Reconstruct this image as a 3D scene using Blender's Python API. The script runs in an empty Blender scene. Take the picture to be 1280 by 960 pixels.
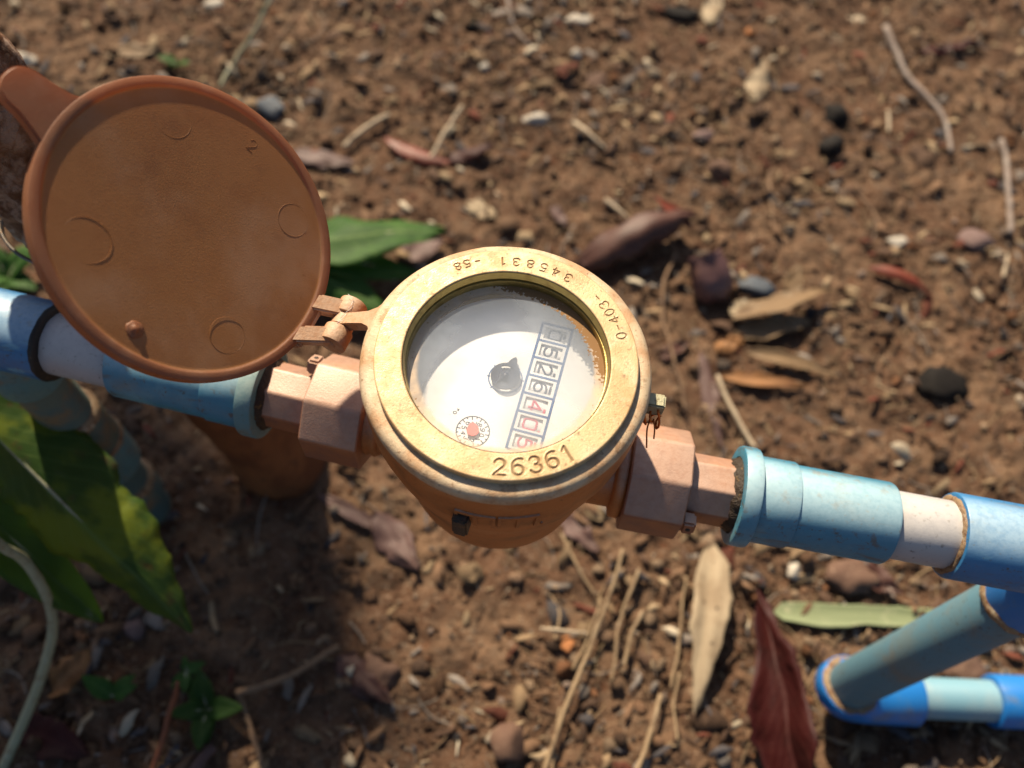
import bpy, bmesh, math, random
import numpy as np
from mathutils import Vector, Matrix, noise as mnoise
from mathutils.geometry import tessellate_polygon

random.seed(7); rng = np.random.default_rng(11)
scene = bpy.context.scene
COL = scene.collection

# ------------------------------------------------------------------ camera
F_PX = 1044.0
H = 0.30                                   # height of the meter's rim above the soil
PITCH, ROLL = math.radians(61.6), math.radians(5.0)
def _cam():
    Rz = np.array([[math.cos(ROLL), -math.sin(ROLL), 0], [math.sin(ROLL), math.cos(ROLL), 0], [0, 0, 1]])
    ex = Rz @ np.array([1, 0, 0]); up = Rz @ np.array([0, -math.cos(PITCH), -math.sin(PITCH)])
    ey = np.cross(up, ex)
    M = np.stack([ex, ey, up], 1)
    d = 0.0475 / 0.177
    C = np.array([(633.4 - 640) / F_PX, (449 - 480) / F_PX, 1.0]) * d
    return M, np.array([0, 0, H]) - M.T @ C
CM, CAMLOC = _cam()
cam_data = bpy.data.cameras.new('camera'); cam = bpy.data.objects.new('camera', cam_data); COL.objects.link(cam)
cam.matrix_world = Matrix(((CM[0, 0], -CM[1, 0], -CM[2, 0], CAMLOC[0]), (CM[0, 1], -CM[1, 1], -CM[2, 1], CAMLOC[1]),
                           (CM[0, 2], -CM[1, 2], -CM[2, 2], CAMLOC[2]), (0, 0, 0, 1)))
cam_data.sensor_width = 36.0; cam_data.lens = F_PX * 36.0 / 1280.0
cam_data.clip_start = 0.005; cam_data.clip_end = 2000.0
cam_data.dof.use_dof = True; cam_data.dof.focus_distance = 0.282; cam_data.dof.aperture_fstop = 6.4
scene.camera = cam

# ------------------------------------------------------------------ light
SUN_AZ, SUN_EL = math.radians(113.0), math.radians(42.0)      # azimuth counted from +x towards +y
world = bpy.data.worlds.new('World'); scene.world = world; world.use_nodes = True
wn = world.node_tree.nodes; wn.clear()
sky = wn.new('ShaderNodeTexSky'); sky.sky_type = 'NISHITA'; sky.sun_disc = False
sky.sun_elevation = SUN_EL; sky.sun_rotation = math.pi / 2 - SUN_AZ
sky.dust_density = 1.6
bg = wn.new('ShaderNodeBackground'); bg.inputs[1].default_value = 0.052
wo = wn.new('ShaderNodeOutputWorld')
world.node_tree.links.new(sky.outputs[0], bg.inputs[0]); world.node_tree.links.new(bg.outputs[0], wo.inputs[0])
sd = bpy.data.lights.new('sun', 'SUN'); sd.energy = 5.0; sd.angle = math.radians(1.2); sd.color = (1.0, 0.84, 0.62)
sun = bpy.data.objects.new('sun', sd); COL.objects.link(sun)
sdir = Vector((math.cos(SUN_AZ) * math.cos(SUN_EL), math.sin(SUN_AZ) * math.cos(SUN_EL), math.sin(SUN_EL)))
sun.rotation_euler = sdir.to_track_quat('Z', 'Y').to_euler(); sun.location = sdir * 5
vs = scene.view_settings
vs.view_transform = 'Standard'; vs.look = 'None'; vs.gamma = 1.0; vs.exposure = 0.82; vs.use_curve_mapping = False
scene.render.engine = 'CYCLES'
scene.cycles.use_denoising = True
scene.cycles.max_bounces = 8; scene.cycles.transparent_max_bounces = 12

# ------------------------------------------------------------------ materials
def material(name, base, layers=(), bumps=(), rough=0.5, metal=0.0, dust_toplight=None, translucent=0.0, attr=None,
             spec=0.5, uvveins=None, rough_var=0.0, transl_col=None, bump_dist=0.0006, dust_toplight_noise=0.45):
    """layers: (colour, scale, detail, lo, hi, strength[, stretch]); bumps: (scale, detail, strength)
       dust: (colour, normal_z_lo, normal_z_hi, strength) paler upward faces: settled dirt, fading and sunlit tone put into colour"""
    m = bpy.data.materials.new(name); m.use_nodes = True
    nt = m.node_tree; N = nt.nodes; L = nt.links; N.clear()
    out = N.new('ShaderNodeOutputMaterial'); P = N.new('ShaderNodeBsdfPrincipled')
    P.inputs['Roughness'].default_value = rough; P.inputs['Metallic'].default_value = metal
    P.inputs['Specular IOR Level'].default_value = spec
    tc = N.new('ShaderNodeTexCoord')
    def tex(scale, detail, stretch=None, rgh=0.6):
        n = N.new('ShaderNodeTexNoise'); n.inputs['Scale'].default_value = scale
        n.inputs['Detail'].default_value = detail; n.inputs['Roughness'].default_value = rgh
        if stretch:
            mp = N.new('ShaderNodeMapping'); mp.inputs['Scale'].default_value = stretch
            L.new(tc.outputs['Object'], mp.inputs[0]); L.new(mp.outputs[0], n.inputs['Vector'])
        else:
            L.new(tc.outputs['Object'], n.inputs['Vector'])
        return n
    def rng_(src, lo, hi, a=0.0, b=1.0):
        r = N.new('ShaderNodeMapRange'); r.interpolation_type = 'SMOOTHSTEP'
        r.inputs[1].default_value = lo; r.inputs[2].default_value = hi
        r.inputs[3].default_value = a; r.inputs[4].default_value = b
        L.new(src, r.inputs[0]); return r.outputs[0]
    def mix(fac, a, b):
        x = N.new('ShaderNodeMix'); x.data_type = 'RGBA'
        L.new(fac, x.inputs[0])
        for s, v in ((6, a), (7, b)):
            if isinstance(v, tuple): x.inputs[s].default_value = (*v, 1)
            else: L.new(v, x.inputs[s])
        return x.outputs[2]
    rgb = N.new('ShaderNodeRGB'); rgb.outputs[0].default_value = (*base, 1); col = rgb.outputs[0]
    if attr:
        at = N.new('ShaderNodeAttribute'); at.attribute_name = attr
        mm = N.new('ShaderNodeMix'); mm.data_type = 'RGBA'; mm.blend_type = 'MULTIPLY'; mm.inputs[0].default_value = 1.0
        L.new(col, mm.inputs[6]); L.new(at.outputs['Color'], mm.inputs[7]); col = mm.outputs[2]
    for ly in layers:
        c, sc, de, lo, hi, st = ly[:6]
        n = tex(sc, de, ly[6] if len(ly) > 6 else None)
        col = mix(rng_(n.outputs['Fac'], lo, hi, 0, st), col, c)
    if uvveins:                                   # leaf veins in leaf coordinates: (colour, count, width, strength)
        vc, cnt, wd, st = uvveins
        uv = N.new('ShaderNodeUVMap'); sp = N.new('ShaderNodeSeparateXYZ'); L.new(uv.outputs[0], sp.inputs[0])
        a = N.new('ShaderNodeMath'); a.operation = 'ABSOLUTE'
        c0 = N.new('ShaderNodeMath'); c0.operation = 'SUBTRACT'; L.new(sp.outputs[1], c0.inputs[0]); c0.inputs[1].default_value = 0.5
        L.new(c0.outputs[0], a.inputs[0])
        k = N.new('ShaderNodeMath'); k.operation = 'MULTIPLY_ADD'; L.new(a.outputs[0], k.inputs[0]); k.inputs[1].default_value = -0.55
        L.new(sp.outputs[0], k.inputs[2])
        s = N.new('ShaderNodeMath'); s.operation = 'MULTIPLY'; L.new(k.outputs[0], s.inputs[0]); s.inputs[1].default_value = cnt
        fr = N.new('ShaderNodeMath'); fr.operation = 'PINGPONG'; L.new(s.outputs[0], fr.inputs[0]); fr.inputs[1].default_value = 0.5
        lat = rng_(fr.outputs[0], 0.0, wd, st, 0.0)
        mid = rng_(a.outputs[0], 0.008, 0.03, min(1, st * 1.6), 0.0)
        mx = N.new('ShaderNodeMath'); mx.operation = 'MAXIMUM'; L.new(lat, mx.inputs[0]); L.new(mid, mx.inputs[1])
        col = mix(mx.outputs[0], col, vc)
    if dust_toplight:
        c, lo, hi, st = dust_toplight
        ge = N.new('ShaderNodeNewGeometry'); sp = N.new('ShaderNodeSeparateXYZ'); L.new(ge.outputs['Normal'], sp.inputs[0])
        f = rng_(sp.outputs[2], lo, hi, 0, st)
        n = tex(420, 6); nn = rng_(n.outputs['Fac'], 0.30, 0.62, dust_toplight_noise, 1.0)
        mu = N.new('ShaderNodeMath'); mu.operation = 'MULTIPLY'; L.new(f, mu.inputs[0]); L.new(nn, mu.inputs[1])
        col = mix(mu.outputs[0], col, c)
        if metal > 0:
            iv = N.new('ShaderNodeMath'); iv.operation = 'MULTIPLY_ADD'; L.new(mu.outputs[0], iv.inputs[0])
            iv.inputs[1].default_value = -metal; iv.inputs[2].default_value = metal
            L.new(iv.outputs[0], P.inputs['Metallic'])
    L.new(col, P.inputs['Base Color'])
    if rough_var:
        n = tex(350, 5); L.new(rng_(n.outputs['Fac'], 0.3, 0.7, max(0.05, rough - rough_var), min(1, rough + rough_var)), P.inputs['Roughness'])
    prev = None
    for sc, de, st in bumps:
        n = tex(sc, de); b = N.new('ShaderNodeBump'); b.inputs['Strength'].default_value = st
        b.inputs['Distance'].default_value = bump_dist
        L.new(n.outputs['Fac'], b.inputs['Height'])
        if prev: L.new(prev, b.inputs['Normal'])
        prev = b.outputs[0]
    if prev: L.new(prev, P.inputs['Normal'])
    if translucent > 0:
        T = N.new('ShaderNodeBsdfTranslucent'); ms = N.new('ShaderNodeMixShader'); ms.inputs[0].default_value = translucent
        if transl_col: T.inputs[0].default_value = (*transl_col, 1)
        else: L.new(col, T.inputs[0])
        L.new(P.outputs[0], ms.inputs[1]); L.new(T.outputs[0], ms.inputs[2]); L.new(ms.outputs[0], out.inputs[0])
    else:
        L.new(P.outputs[0], out.inputs[0])
    return m

DUST = (0.50, 0.36, 0.27)
MAT = {}
MAT['brass'] = material('worn_brass', (0.56, 0.405, 0.215), [((0.47, 0.285, 0.125), 60, 6, 0.42, 0.66, 0.8), ((0.63, 0.51, 0.33), 140, 5, 0.48, 0.70, 0.6), ((0.33, 0.185, 0.08), 26, 7, 0.52, 0.70, 0.65),
        ((0.20, 0.10, 0.045), 1000, 4, 0.60, 0.70, 0.7), ((0.16, 0.085, 0.04), 380, 6, 0.60, 0.70, 0.65)], [(1600, 4, 0.22)], rough=0.48, metal=0.18, rough_var=0.14)
MAT['flange'] = material('dusty_flange', (0.52, 0.40, 0.26), [((0.42, 0.235, 0.115), 90, 6, 0.42, 0.64, 0.85), ((0.60, 0.50, 0.36), 50, 3, 0.52, 0.7, 0.6),
        ((0.20, 0.105, 0.05), 900, 4, 0.58, 0.70, 0.7), ((0.24, 0.13, 0.06), 260, 7, 0.58, 0.70, 0.6)], [(1800, 4, 0.35), (500, 4, 0.15)], rough=0.62, metal=0.08, rough_var=0.12)
MAT['bore'] = material('bare_brass_bore', (0.36, 0.27, 0.09), [((0.25, 0.17, 0.05), 300, 4, 0.45, 0.7, 0.7)], [(900, 3, 0.12)], rough=0.33, metal=0.7)
MAT['body'] = material('bronze_paint_body', (0.47, 0.160, 0.040), [((0.31, 0.105, 0.03), 130, 6, 0.5, 0.75, 0.7), ((0.52, 0.22, 0.075), 60, 4, 0.5, 0.7, 0.6),
        ((0.09, 0.045, 0.025), 700, 5, 0.62, 0.71, 0.8), ((0.20, 0.085, 0.03), 28, 6, 0.48, 0.68, 0.75)], [(1200, 5, 0.5), (260, 4, 0.4)], rough=0.55, metal=0.05, dust_toplight=(DUST, 0.45, 0.98, 0.85))
MAT['nut'] = material('bronze_nut', (0.27, 0.115, 0.065), [((0.20, 0.095, 0.068), 150, 6, 0.48, 0.7, 0.75), ((0.36, 0.14, 0.055), 45, 4, 0.46, 0.66, 0.8), ((0.13, 0.065, 0.04), 35, 6, 0.56, 0.72, 0.6),
        ((0.12, 0.06, 0.05), 600, 5, 0.65, 0.74, 0.6)], [(1300, 5, 0.18)], rough=0.45, metal=0.12, dust_toplight=((0.52, 0.365, 0.28), 0.35, 0.95, 0.72), dust_toplight_noise=0.7)  # upward flats: settled dirt, lightened further to carry the sunlit tone
MAT['lid'] = material('brown_plastic_lid', (0.30, 0.128, 0.038), [((0.25, 0.098, 0.028), 34, 4, 0.45, 0.65, 0.6), ((0.40, 0.235, 0.135), 22, 6, 0.50, 0.72, 0.5), ((0.15, 0.062, 0.022), 55, 7, 0.58, 0.74, 0.45),
        ((0.35, 0.18, 0.09), 900, 4, 0.56, 0.72, 0.45, (1, 3, 1)), ((0.17, 0.065, 0.02), 420, 6, 0.62, 0.74, 0.5)], [(2000, 4, 0.17)], rough=0.52, rough_var=0.1, translucent=0.24, transl_col=(0.80, 0.46, 0.16))
MAT['lidrim'] = material('brown_plastic_rim', (0.23, 0.098, 0.045), [((0.30, 0.17, 0.10), 120, 6, 0.5, 0.75, 0.55), ((0.22, 0.08, 0.03), 70, 4, 0.5, 0.7, 0.5)],
        [(1600, 3, 0.15)], rough=0.55, rough_var=0.1, translucent=0.26, transl_col=(0.95, 0.42, 0.12))
MAT['hinge'] = material('dusty_bronze_hinge', (0.38, 0.17, 0.07), [((0.45, 0.28, 0.17), 200, 6, 0.42, 0.65, 0.8), ((0.15, 0.07, 0.03), 420, 5, 0.58, 0.72, 0.8)],
        [(900, 5, 0.35)], rough=0.55, dust_toplight=((0.52, 0.36, 0.24), 0.4, 1.0, 0.8))
MAT['dark_metal'] = material('dark_steel', (0.07, 0.06, 0.05), [((0.20, 0.11, 0.05), 500, 5, 0.5, 0.7, 0.7)], [(900, 4, 0.3)], rough=0.5, metal=0.5)
MAT['copper'] = material('copper_wire', (0.52, 0.14, 0.03), [((0.25, 0.06, 0.02), 900, 3, 0.5, 0.7, 0.6)], rough=0.28, metal=0.9)
MAT['seal'] = material('verdigris_brass', (0.36, 0.34, 0.22), [((0.16, 0.12, 0.06), 700, 5, 0.5, 0.66, 0.8)], [(1100, 4, 0.4)], rough=0.5, metal=0.3)
MAT['tape'] = material('thread_tape_resin', (0.028, 0.016, 0.008), [((0.22, 0.12, 0.025), 300, 5, 0.60, 0.7, 0.8), ((0.03, 0.02, 0.012), 250, 5, 0.5, 0.66, 0.9)], [(700, 5, 0.9)], rough=0.6, bump_dist=0.0012)
GR = ((0.30, 0.22, 0.15), 70, 6, 0.55, 0.8, 0.55)
SPK = ((0.06, 0.05, 0.04), 520, 5, 0.60, 0.70, 0.8)
BLEACH_LIT = (0.60, 0.78, 0.82)  # PVC bleaching, with the sunlit brightness of pipe tops put into the colour
MAT['teal'] = material('faded_teal_pvc', (0.038, 0.190, 0.300), [((0.070, 0.225, 0.32), 30, 4, 0.42, 0.7, 0.6), ((0.17, 0.16, 0.12), 40, 7, 0.50, 0.74, 0.6), ((0.20, 0.36, 0.40), 25, 6, 0.56, 0.72, 0.5), SPK, ((0.09, 0.06, 0.04), 180, 7, 0.57, 0.68, 0.75), ((0.10, 0.085, 0.065), 110, 6, 0.55, 0.68, 0.65, (0.35, 2.2, 2.2)), ((0.16, 0.115, 0.075), 18, 5, 0.52, 0.74, 0.55)], [(1300, 4, 0.08)], rough=0.42, rough_var=0.08, dust_toplight=(BLEACH_LIT, 0.60, 1.0, 0.55), dust_toplight_noise=0.8)
MAT['teal_old'] = material('dirty_teal_pvc', (0.085, 0.20, 0.23), [((0.13, 0.20, 0.19), 60, 5, 0.42, 0.7, 0.7), ((0.20, 0.125, 0.065), 70, 6, 0.52, 0.74, 0.75), SPK], [(1300, 4, 0.14)], rough=0.55, rough_var=0.1, dust_toplight=((0.42, 0.50, 0.46), 0.5, 1.0, 0.55), dust_toplight_noise=0.6)
MAT['blue'] = material('blue_pvc', (0.030, 0.155, 0.345), [((0.13, 0.10, 0.08), 20, 5, 0.54, 0.74, 0.5), ((0.10, 0.085, 0.065), 110, 6, 0.55, 0.68, 0.65, (0.35, 2.2, 2.2)), ((0.09, 0.065, 0.05), 180, 7, 0.57, 0.68, 0.75), ((0.040, 0.190, 0.42), 45, 5, 0.42, 0.7, 0.6), ((0.20, 0.42, 0.50), 50, 4, 0.58, 0.70, 0.5, (1, 3, 3)), ((0.22, 0.19, 0.16), 60, 6, 0.58, 0.8, 0.45), SPK], [(1300, 4, 0.10)], rough=0.42, rough_var=0.08, dust_toplight=((0.50, 0.66, 0.74), 0.62, 1.0, 0.55), dust_toplight_noise=0.7)  # pale top colour holds bleaching and painted sunlight
MAT['blue_new'] = material('bright_blue_pvc', (0.014, 0.165, 0.50), [((0.030, 0.20, 0.48), 60, 4, 0.45, 0.7, 0.6), ((0.17, 0.14, 0.11), 60, 7, 0.52, 0.74, 0.6)], [(1200, 3, 0.08)], rough=0.42)
MAT['grey'] = material('grey_pvc_pipe', (0.38, 0.375, 0.385), [((0.31, 0.305, 0.32), 50, 5, 0.45, 0.7, 0.6), ((0.34, 0.27, 0.21), 50, 6, 0.55, 0.78, 0.55), SPK, ((0.12, 0.1, 0.09), 260, 6, 0.70, 0.77, 0.6)], [(1300, 4, 0.10)], rough=0.45, rough_var=0.08, dust_toplight=((0.60, 0.57, 0.54), 0.45, 1.0, 0.6), dust_toplight_noise=0.6)
MAT['riser'] = material('stained_pale_blue_pvc', (0.085, 0.19, 0.25), [((0.13, 0.175, 0.18), 30, 4, 0.42, 0.65, 0.7), ((0.19, 0.14, 0.09), 32, 6, 0.52, 0.72, 0.7), SPK], [(1200, 4, 0.15)], rough=0.6)  # stains, plus a base darkened to hold the right leg's shade
MAT['riser_shaded'] = material('stained_shaded_pvc', (0.065, 0.115, 0.115), [((0.10, 0.13, 0.10), 40, 5, 0.42, 0.62, 0.8), ((0.21, 0.125, 0.055), 36, 6, 0.48, 0.64, 0.9), SPK], [(1200, 4, 0.2)], rough=0.65)  # stains, with the shade on the left leg put into the colour
MAT['low_pipe'] = material('pale_blue_ground_pipe', (0.155, 0.31, 0.39), [((0.25, 0.33, 0.36), 35, 5, 0.42, 0.62, 0.7), ((0.26, 0.20, 0.14), 50, 6, 0.58, 0.74, 0.6)], [(1100, 4, 0.15)], rough=0.55)
MAT['glue'] = material('old_glue_rim', (0.24, 0.16, 0.09), [((0.14, 0.06, 0.025), 300, 5, 0.46, 0.64, 0.9), ((0.42, 0.36, 0.26), 400, 4, 0.52, 0.7, 0.7)], [(900, 5, 0.7)], rough=0.65)
MAT['rubber'] = material('black_rubber_joint', (0.016, 0.015, 0.014), [((0.10, 0.06, 0.03), 400, 5, 0.58, 0.72, 0.8)], [(800, 4, 0.4)], rough=0.6)
MAT['dial'] = material('white_dial_plate', (0.80, 0.80, 0.79), [((0.70, 0.68, 0.62), 60, 5, 0.5, 0.75, 0.5)], rough=0.5)
MAT['wheel'] = material('white_number_wheel', (0.80, 0.79, 0.78), rough=0.5)
MAT['print_blue'] = material('blue_print', (0.02, 0.09, 0.27), [((0.3, 0.42, 0.55), 900, 4, 0.6, 0.75, 0.5)], rough=0.6)
MAT['print_black'] = material('black_print', (0.02, 0.035, 0.07), rough=0.6)
MAT['print_red'] = material('red_print', (0.62, 0.05, 0.09), rough=0.6)
MAT['hub'] = material('dark_rotor', (0.008, 0.016, 0.042), [((0.03, 0.045, 0.08), 900, 4, 0.5, 0.7, 0.5)], rough=0.35)
MAT['red_pointer'] = material('red_pointer', (0.72, 0.16, 0.13), rough=0.5)
MAT['web'] = material('cobweb', (0.75, 0.75, 0.75), rough=0.8)

# soil and plants
MAT['soil'] = material('laterite_soil', (0.100, 0.054, 0.032), [((0.158, 0.096, 0.058), 14, 8, 0.42, 0.62, 0.9), ((0.042, 0.023, 0.014), 38, 8, 0.50, 0.70, 0.9), ((0.108, 0.078, 0.054), 120, 6, 0.52, 0.70, 0.8),
        ((0.112, 0.044, 0.021), 75, 6, 0.58, 0.74, 0.7), ((0.30, 0.23, 0.165), 500, 5, 0.58, 0.68, 0.75)], [(90, 8, 0.55), (420, 6, 0.5)], rough=0.93, spec=0.15, bump_dist=0.004)
MAT['crumb'] = material('soil_crumb', (1, 1, 1), [((0.06, 0.032, 0.018), 160, 6, 0.5, 0.72, 0.55), ((0.20, 0.125, 0.07), 420, 5, 0.58, 0.72, 0.5)], [(700, 5, 0.6)], rough=0.92, spec=0.15, attr='tint', bump_dist=0.0015)
MAT['litter'] = material('dry_litter', (1, 1, 1), [((0.12, 0.07, 0.04), 300, 5, 0.5, 0.72, 0.5)], [(900, 4, 0.4)], rough=0.85, spec=0.2, attr='tint')
MAT['stone_white'] = material('white_stone', (0.40, 0.36, 0.30), [((0.32, 0.25, 0.17), 180, 6, 0.48, 0.7, 0.8)], [(500, 6, 0.5)], rough=0.8)
MAT['stone_grey'] = material('blue_grey_stone', (0.060, 0.074, 0.092), [((0.05, 0.05, 0.06), 120, 6, 0.45, 0.7, 0.8), ((0.22, 0.17, 0.12), 200, 6, 0.6, 0.75, 0.7)], [(400, 6, 0.4)], rough=0.7)
MAT['stone_black'] = material('black_stone', (0.010, 0.008, 0.007), [((0.045, 0.028, 0.02), 150, 6, 0.58, 0.75, 0.7)], [(400, 6, 0.5)], rough=0.8, spec=0.2)
MAT['stone_brown'] = material('brown_stone', (0.115, 0.062, 0.040), [((0.09, 0.045, 0.03), 120, 6, 0.45, 0.7, 0.8), ((0.27, 0.18, 0.12), 260, 6, 0.56, 0.74, 0.7)], [(350, 6, 0.5)], rough=0.85)
MAT['stone_mauve'] = material('mauve_stone', (0.14, 0.088, 0.08), [((0.12, 0.07, 0.06), 120, 6, 0.45, 0.7, 0.8), ((0.3, 0.22, 0.18), 260, 6, 0.56, 0.74, 0.7)], [(350, 6, 0.5)], rough=0.85)
MAT['stone_orange'] = material('orange_stone', (0.38, 0.15, 0.05), [((0.2, 0.08, 0.03), 160, 6, 0.5, 0.7, 0.8)], [(350, 6, 0.5)], rough=0.85)
MAT['straw'] = material('dry_straw', (0.26, 0.18, 0.10), [((0.14, 0.085, 0.045), 120, 6, 0.45, 0.68, 0.8, (1, 1, 1)), ((0.38, 0.29, 0.18), 80, 4, 0.55, 0.7, 0.6)], [(900, 4, 0.4)], rough=0.75)
MAT['straw_pale'] = material('pale_straw', (0.40, 0.32, 0.22), [((0.20, 0.14, 0.085), 150, 6, 0.5, 0.7, 0.8)], [(900, 4, 0.4)], rough=0.75)
MAT['twig_grey'] = material('grey_twig', (0.26, 0.21, 0.18), [((0.12, 0.08, 0.06), 160, 6, 0.45, 0.68, 0.8), ((0.42, 0.38, 0.33), 120, 5, 0.55, 0.72, 0.7)], [(700, 5, 0.6)], rough=0.85)
MAT['twig_brown'] = material('brown_twig', (0.19, 0.115, 0.065), [((0.09, 0.05, 0.03), 160, 6, 0.45, 0.68, 0.8)], [(700, 5, 0.6)], rough=0.85)
MAT['twig_red'] = material('reddish_stem', (0.22, 0.065, 0.025), [((0.1, 0.03, 0.015), 160, 6, 0.45, 0.68, 0.8)], [(700, 5, 0.5)], rough=0.7)
MAT['stalk'] = material('pale_green_stalk', (0.30, 0.30, 0.19), [((0.20, 0.15, 0.08), 140, 6, 0.48, 0.7, 0.8), ((0.42, 0.42, 0.32), 90, 5, 0.55, 0.72, 0.6)], [(700, 5, 0.5)], rough=0.7)
MAT['bark'] = material('rough_bark', (0.26, 0.135, 0.075), [((0.10, 0.040, 0.018), 60, 8, 0.44, 0.60, 0.95), ((0.46, 0.33, 0.25), 110, 7, 0.46, 0.64, 0.85), ((0.26, 0.095, 0.030), 30, 5, 0.55, 0.7, 0.8)], [(160, 8, 1.0), (420, 6, 1.0)], rough=0.9, spec=0.2, bump_dist=0.003)
MAT['post_foot'] = material('orange_post_foot', (0.235, 0.085, 0.030), [((0.15, 0.05, 0.02), 40, 7, 0.42, 0.64, 0.9), ((0.09, 0.04, 0.02), 140, 6, 0.55, 0.7, 0.7)], [(180, 7, 0.7), (700, 5, 0.4)], rough=0.9, spec=0.2, bump_dist=0.002)
VEIN_G = (0.20, 0.30, 0.09)
MAT['leaf_green'] = material('green_leaf', (0.035, 0.095, 0.018), [((0.07, 0.15, 0.03), 70, 5, 0.45, 0.7, 0.8), ((0.018, 0.05, 0.013), 40, 5, 0.5, 0.7, 0.7), ((0.16, 0.15, 0.05), 150, 5, 0.66, 0.76, 0.6)], [(400, 4, 0.25)], spec=0.22, rough=0.6, translucent=0.35, transl_col=(0.20, 0.42, 0.03), uvveins=(VEIN_G, 13, 0.10, 0.35))
MAT['leaf_dark'] = material('dark_green_leaf', (0.026, 0.066, 0.015), [((0.045, 0.09, 0.022), 60, 5, 0.45, 0.7, 0.8), ((0.20, 0.20, 0.15), 50, 6, 0.63, 0.73, 0.7), ((0.06, 0.035, 0.015), 130, 5, 0.64, 0.74, 0.7)], [(400, 4, 0.25)], spec=0.22, rough=0.6, translucent=0.45, transl_col=(0.34, 0.50, 0.025), uvveins=((0.14, 0.20, 0.06), 14, 0.10, 0.35))
MAT['leaf_big'] = material('mid_green_leaf', (0.034, 0.074, 0.013), [((0.070, 0.115, 0.016), 60, 5, 0.45, 0.7, 0.8), ((0.016, 0.036, 0.010), 30, 5, 0.5, 0.7, 0.6), ((0.12, 0.11, 0.08), 45, 6, 0.60, 0.70, 0.7), ((0.06, 0.032, 0.013), 90, 6, 0.60, 0.68, 0.85), ((0.17, 0.20, 0.016), 26, 4, 0.50, 0.62, 0.8)], [(400, 4, 0.25)], spec=0.25, rough=0.55, translucent=0.3, transl_col=(0.36, 0.52, 0.03), uvveins=((0.17, 0.24, 0.06), 14, 0.10, 0.3))
MAT['blade_green'] = material('pale_green_blade', (0.24, 0.28, 0.145), [((0.17, 0.21, 0.10), 60, 5, 0.45, 0.7, 0.7, (0.3, 4, 1)), ((0.5, 0.48, 0.30), 110, 5, 0.56, 0.74, 0.6)], [(500, 4, 0.3)], rough=0.55, translucent=0.15)
MAT['leaf_tan'] = material('tan_dry_leaf', (0.195, 0.1209, 0.0585), [((0.117, 0.0663, 0.0312), 70, 6, 0.45, 0.7, 0.7), ((0.2808, 0.2106, 0.1326), 100, 5, 0.5, 0.7, 0.6), ((0.0468, 0.0273, 0.0156), 210, 5, 0.66, 0.73, 0.9)], [(400, 5, 0.45)], rough=0.7, translucent=0.15, uvveins=((0.1716, 0.1092, 0.0546), 16, 0.14, 0.35))
MAT['leaf_cream'] = material('cream_dry_leaf', (0.36, 0.28, 0.18), [((0.22, 0.15, 0.085), 60, 6, 0.42, 0.68, 0.8), ((0.03, 0.02, 0.014), 130, 3, 0.64, 0.69, 0.97)], [(400, 5, 0.45)], rough=0.75, translucent=0.12, uvveins=((0.30, 0.21, 0.12), 18, 0.14, 0.3))
MAT['leaf_red'] = material('dark_red_dry_leaf', (0.034, 0.005, 0.0045), [((0.018, 0.0042, 0.0036), 60, 6, 0.45, 0.7, 0.8), ((0.054, 0.0156, 0.012), 110, 5, 0.54, 0.74, 0.6)], [(300, 5, 0.7)], spec=0.2, rough=0.55, translucent=0.06, uvveins=((0.072, 0.021, 0.0168), 14, 0.16, 0.4))
MAT['leaf_scarlet'] = material('red_dry_leaf', (0.1875, 0.03375, 0.015), [((0.09, 0.01875, 0.0105), 80, 6, 0.45, 0.7, 0.8)], [(300, 5, 0.5)], rough=0.5, translucent=0.2, uvveins=((0.225, 0.0825, 0.0375), 12, 0.15, 0.4))
MAT['leaf_brown'] = material('red_brown_curled_leaf', (0.0713, 0.0248, 0.01612), [((0.0465, 0.0186, 0.0124), 60, 6, 0.45, 0.7, 0.8), ((0.1054, 0.0496, 0.0341), 120, 5, 0.54, 0.74, 0.6)], [(300, 5, 0.5)], rough=0.6, translucent=0.08, uvveins=((0.1488, 0.0744, 0.0496), 12, 0.15, 0.35))
MAT['leaf_mauve'] = material('mauve_dry_leaf', (0.0952, 0.04896, 0.04216), [((0.068, 0.034, 0.0272), 60, 6, 0.45, 0.7, 0.8), ((0.1496, 0.0986, 0.0816), 120, 5, 0.54, 0.74, 0.6)], [(300, 5, 0.5)], rough=0.65, translucent=0.08, uvveins=((0.1904, 0.1224, 0.102), 12, 0.15, 0.35))
MAT['leaf_orange'] = material('orange_dry_leaf', (0.27, 0.12, 0.0375), [((0.15, 0.06, 0.0225), 80, 6, 0.45, 0.7, 0.8)], [(300, 5, 0.5)], rough=0.65, translucent=0.15, uvveins=((0.315, 0.18, 0.075), 12, 0.15, 0.35))
MAT['pod'] = material('purple_brown_husk', (0.12, 0.058, 0.055), [((0.06, 0.028, 0.024), 60, 6, 0.45, 0.7, 0.8), ((0.26, 0.13, 0.08), 120, 5, 0.56, 0.74, 0.7)], [(300, 5, 0.5)], rough=0.5)

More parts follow.
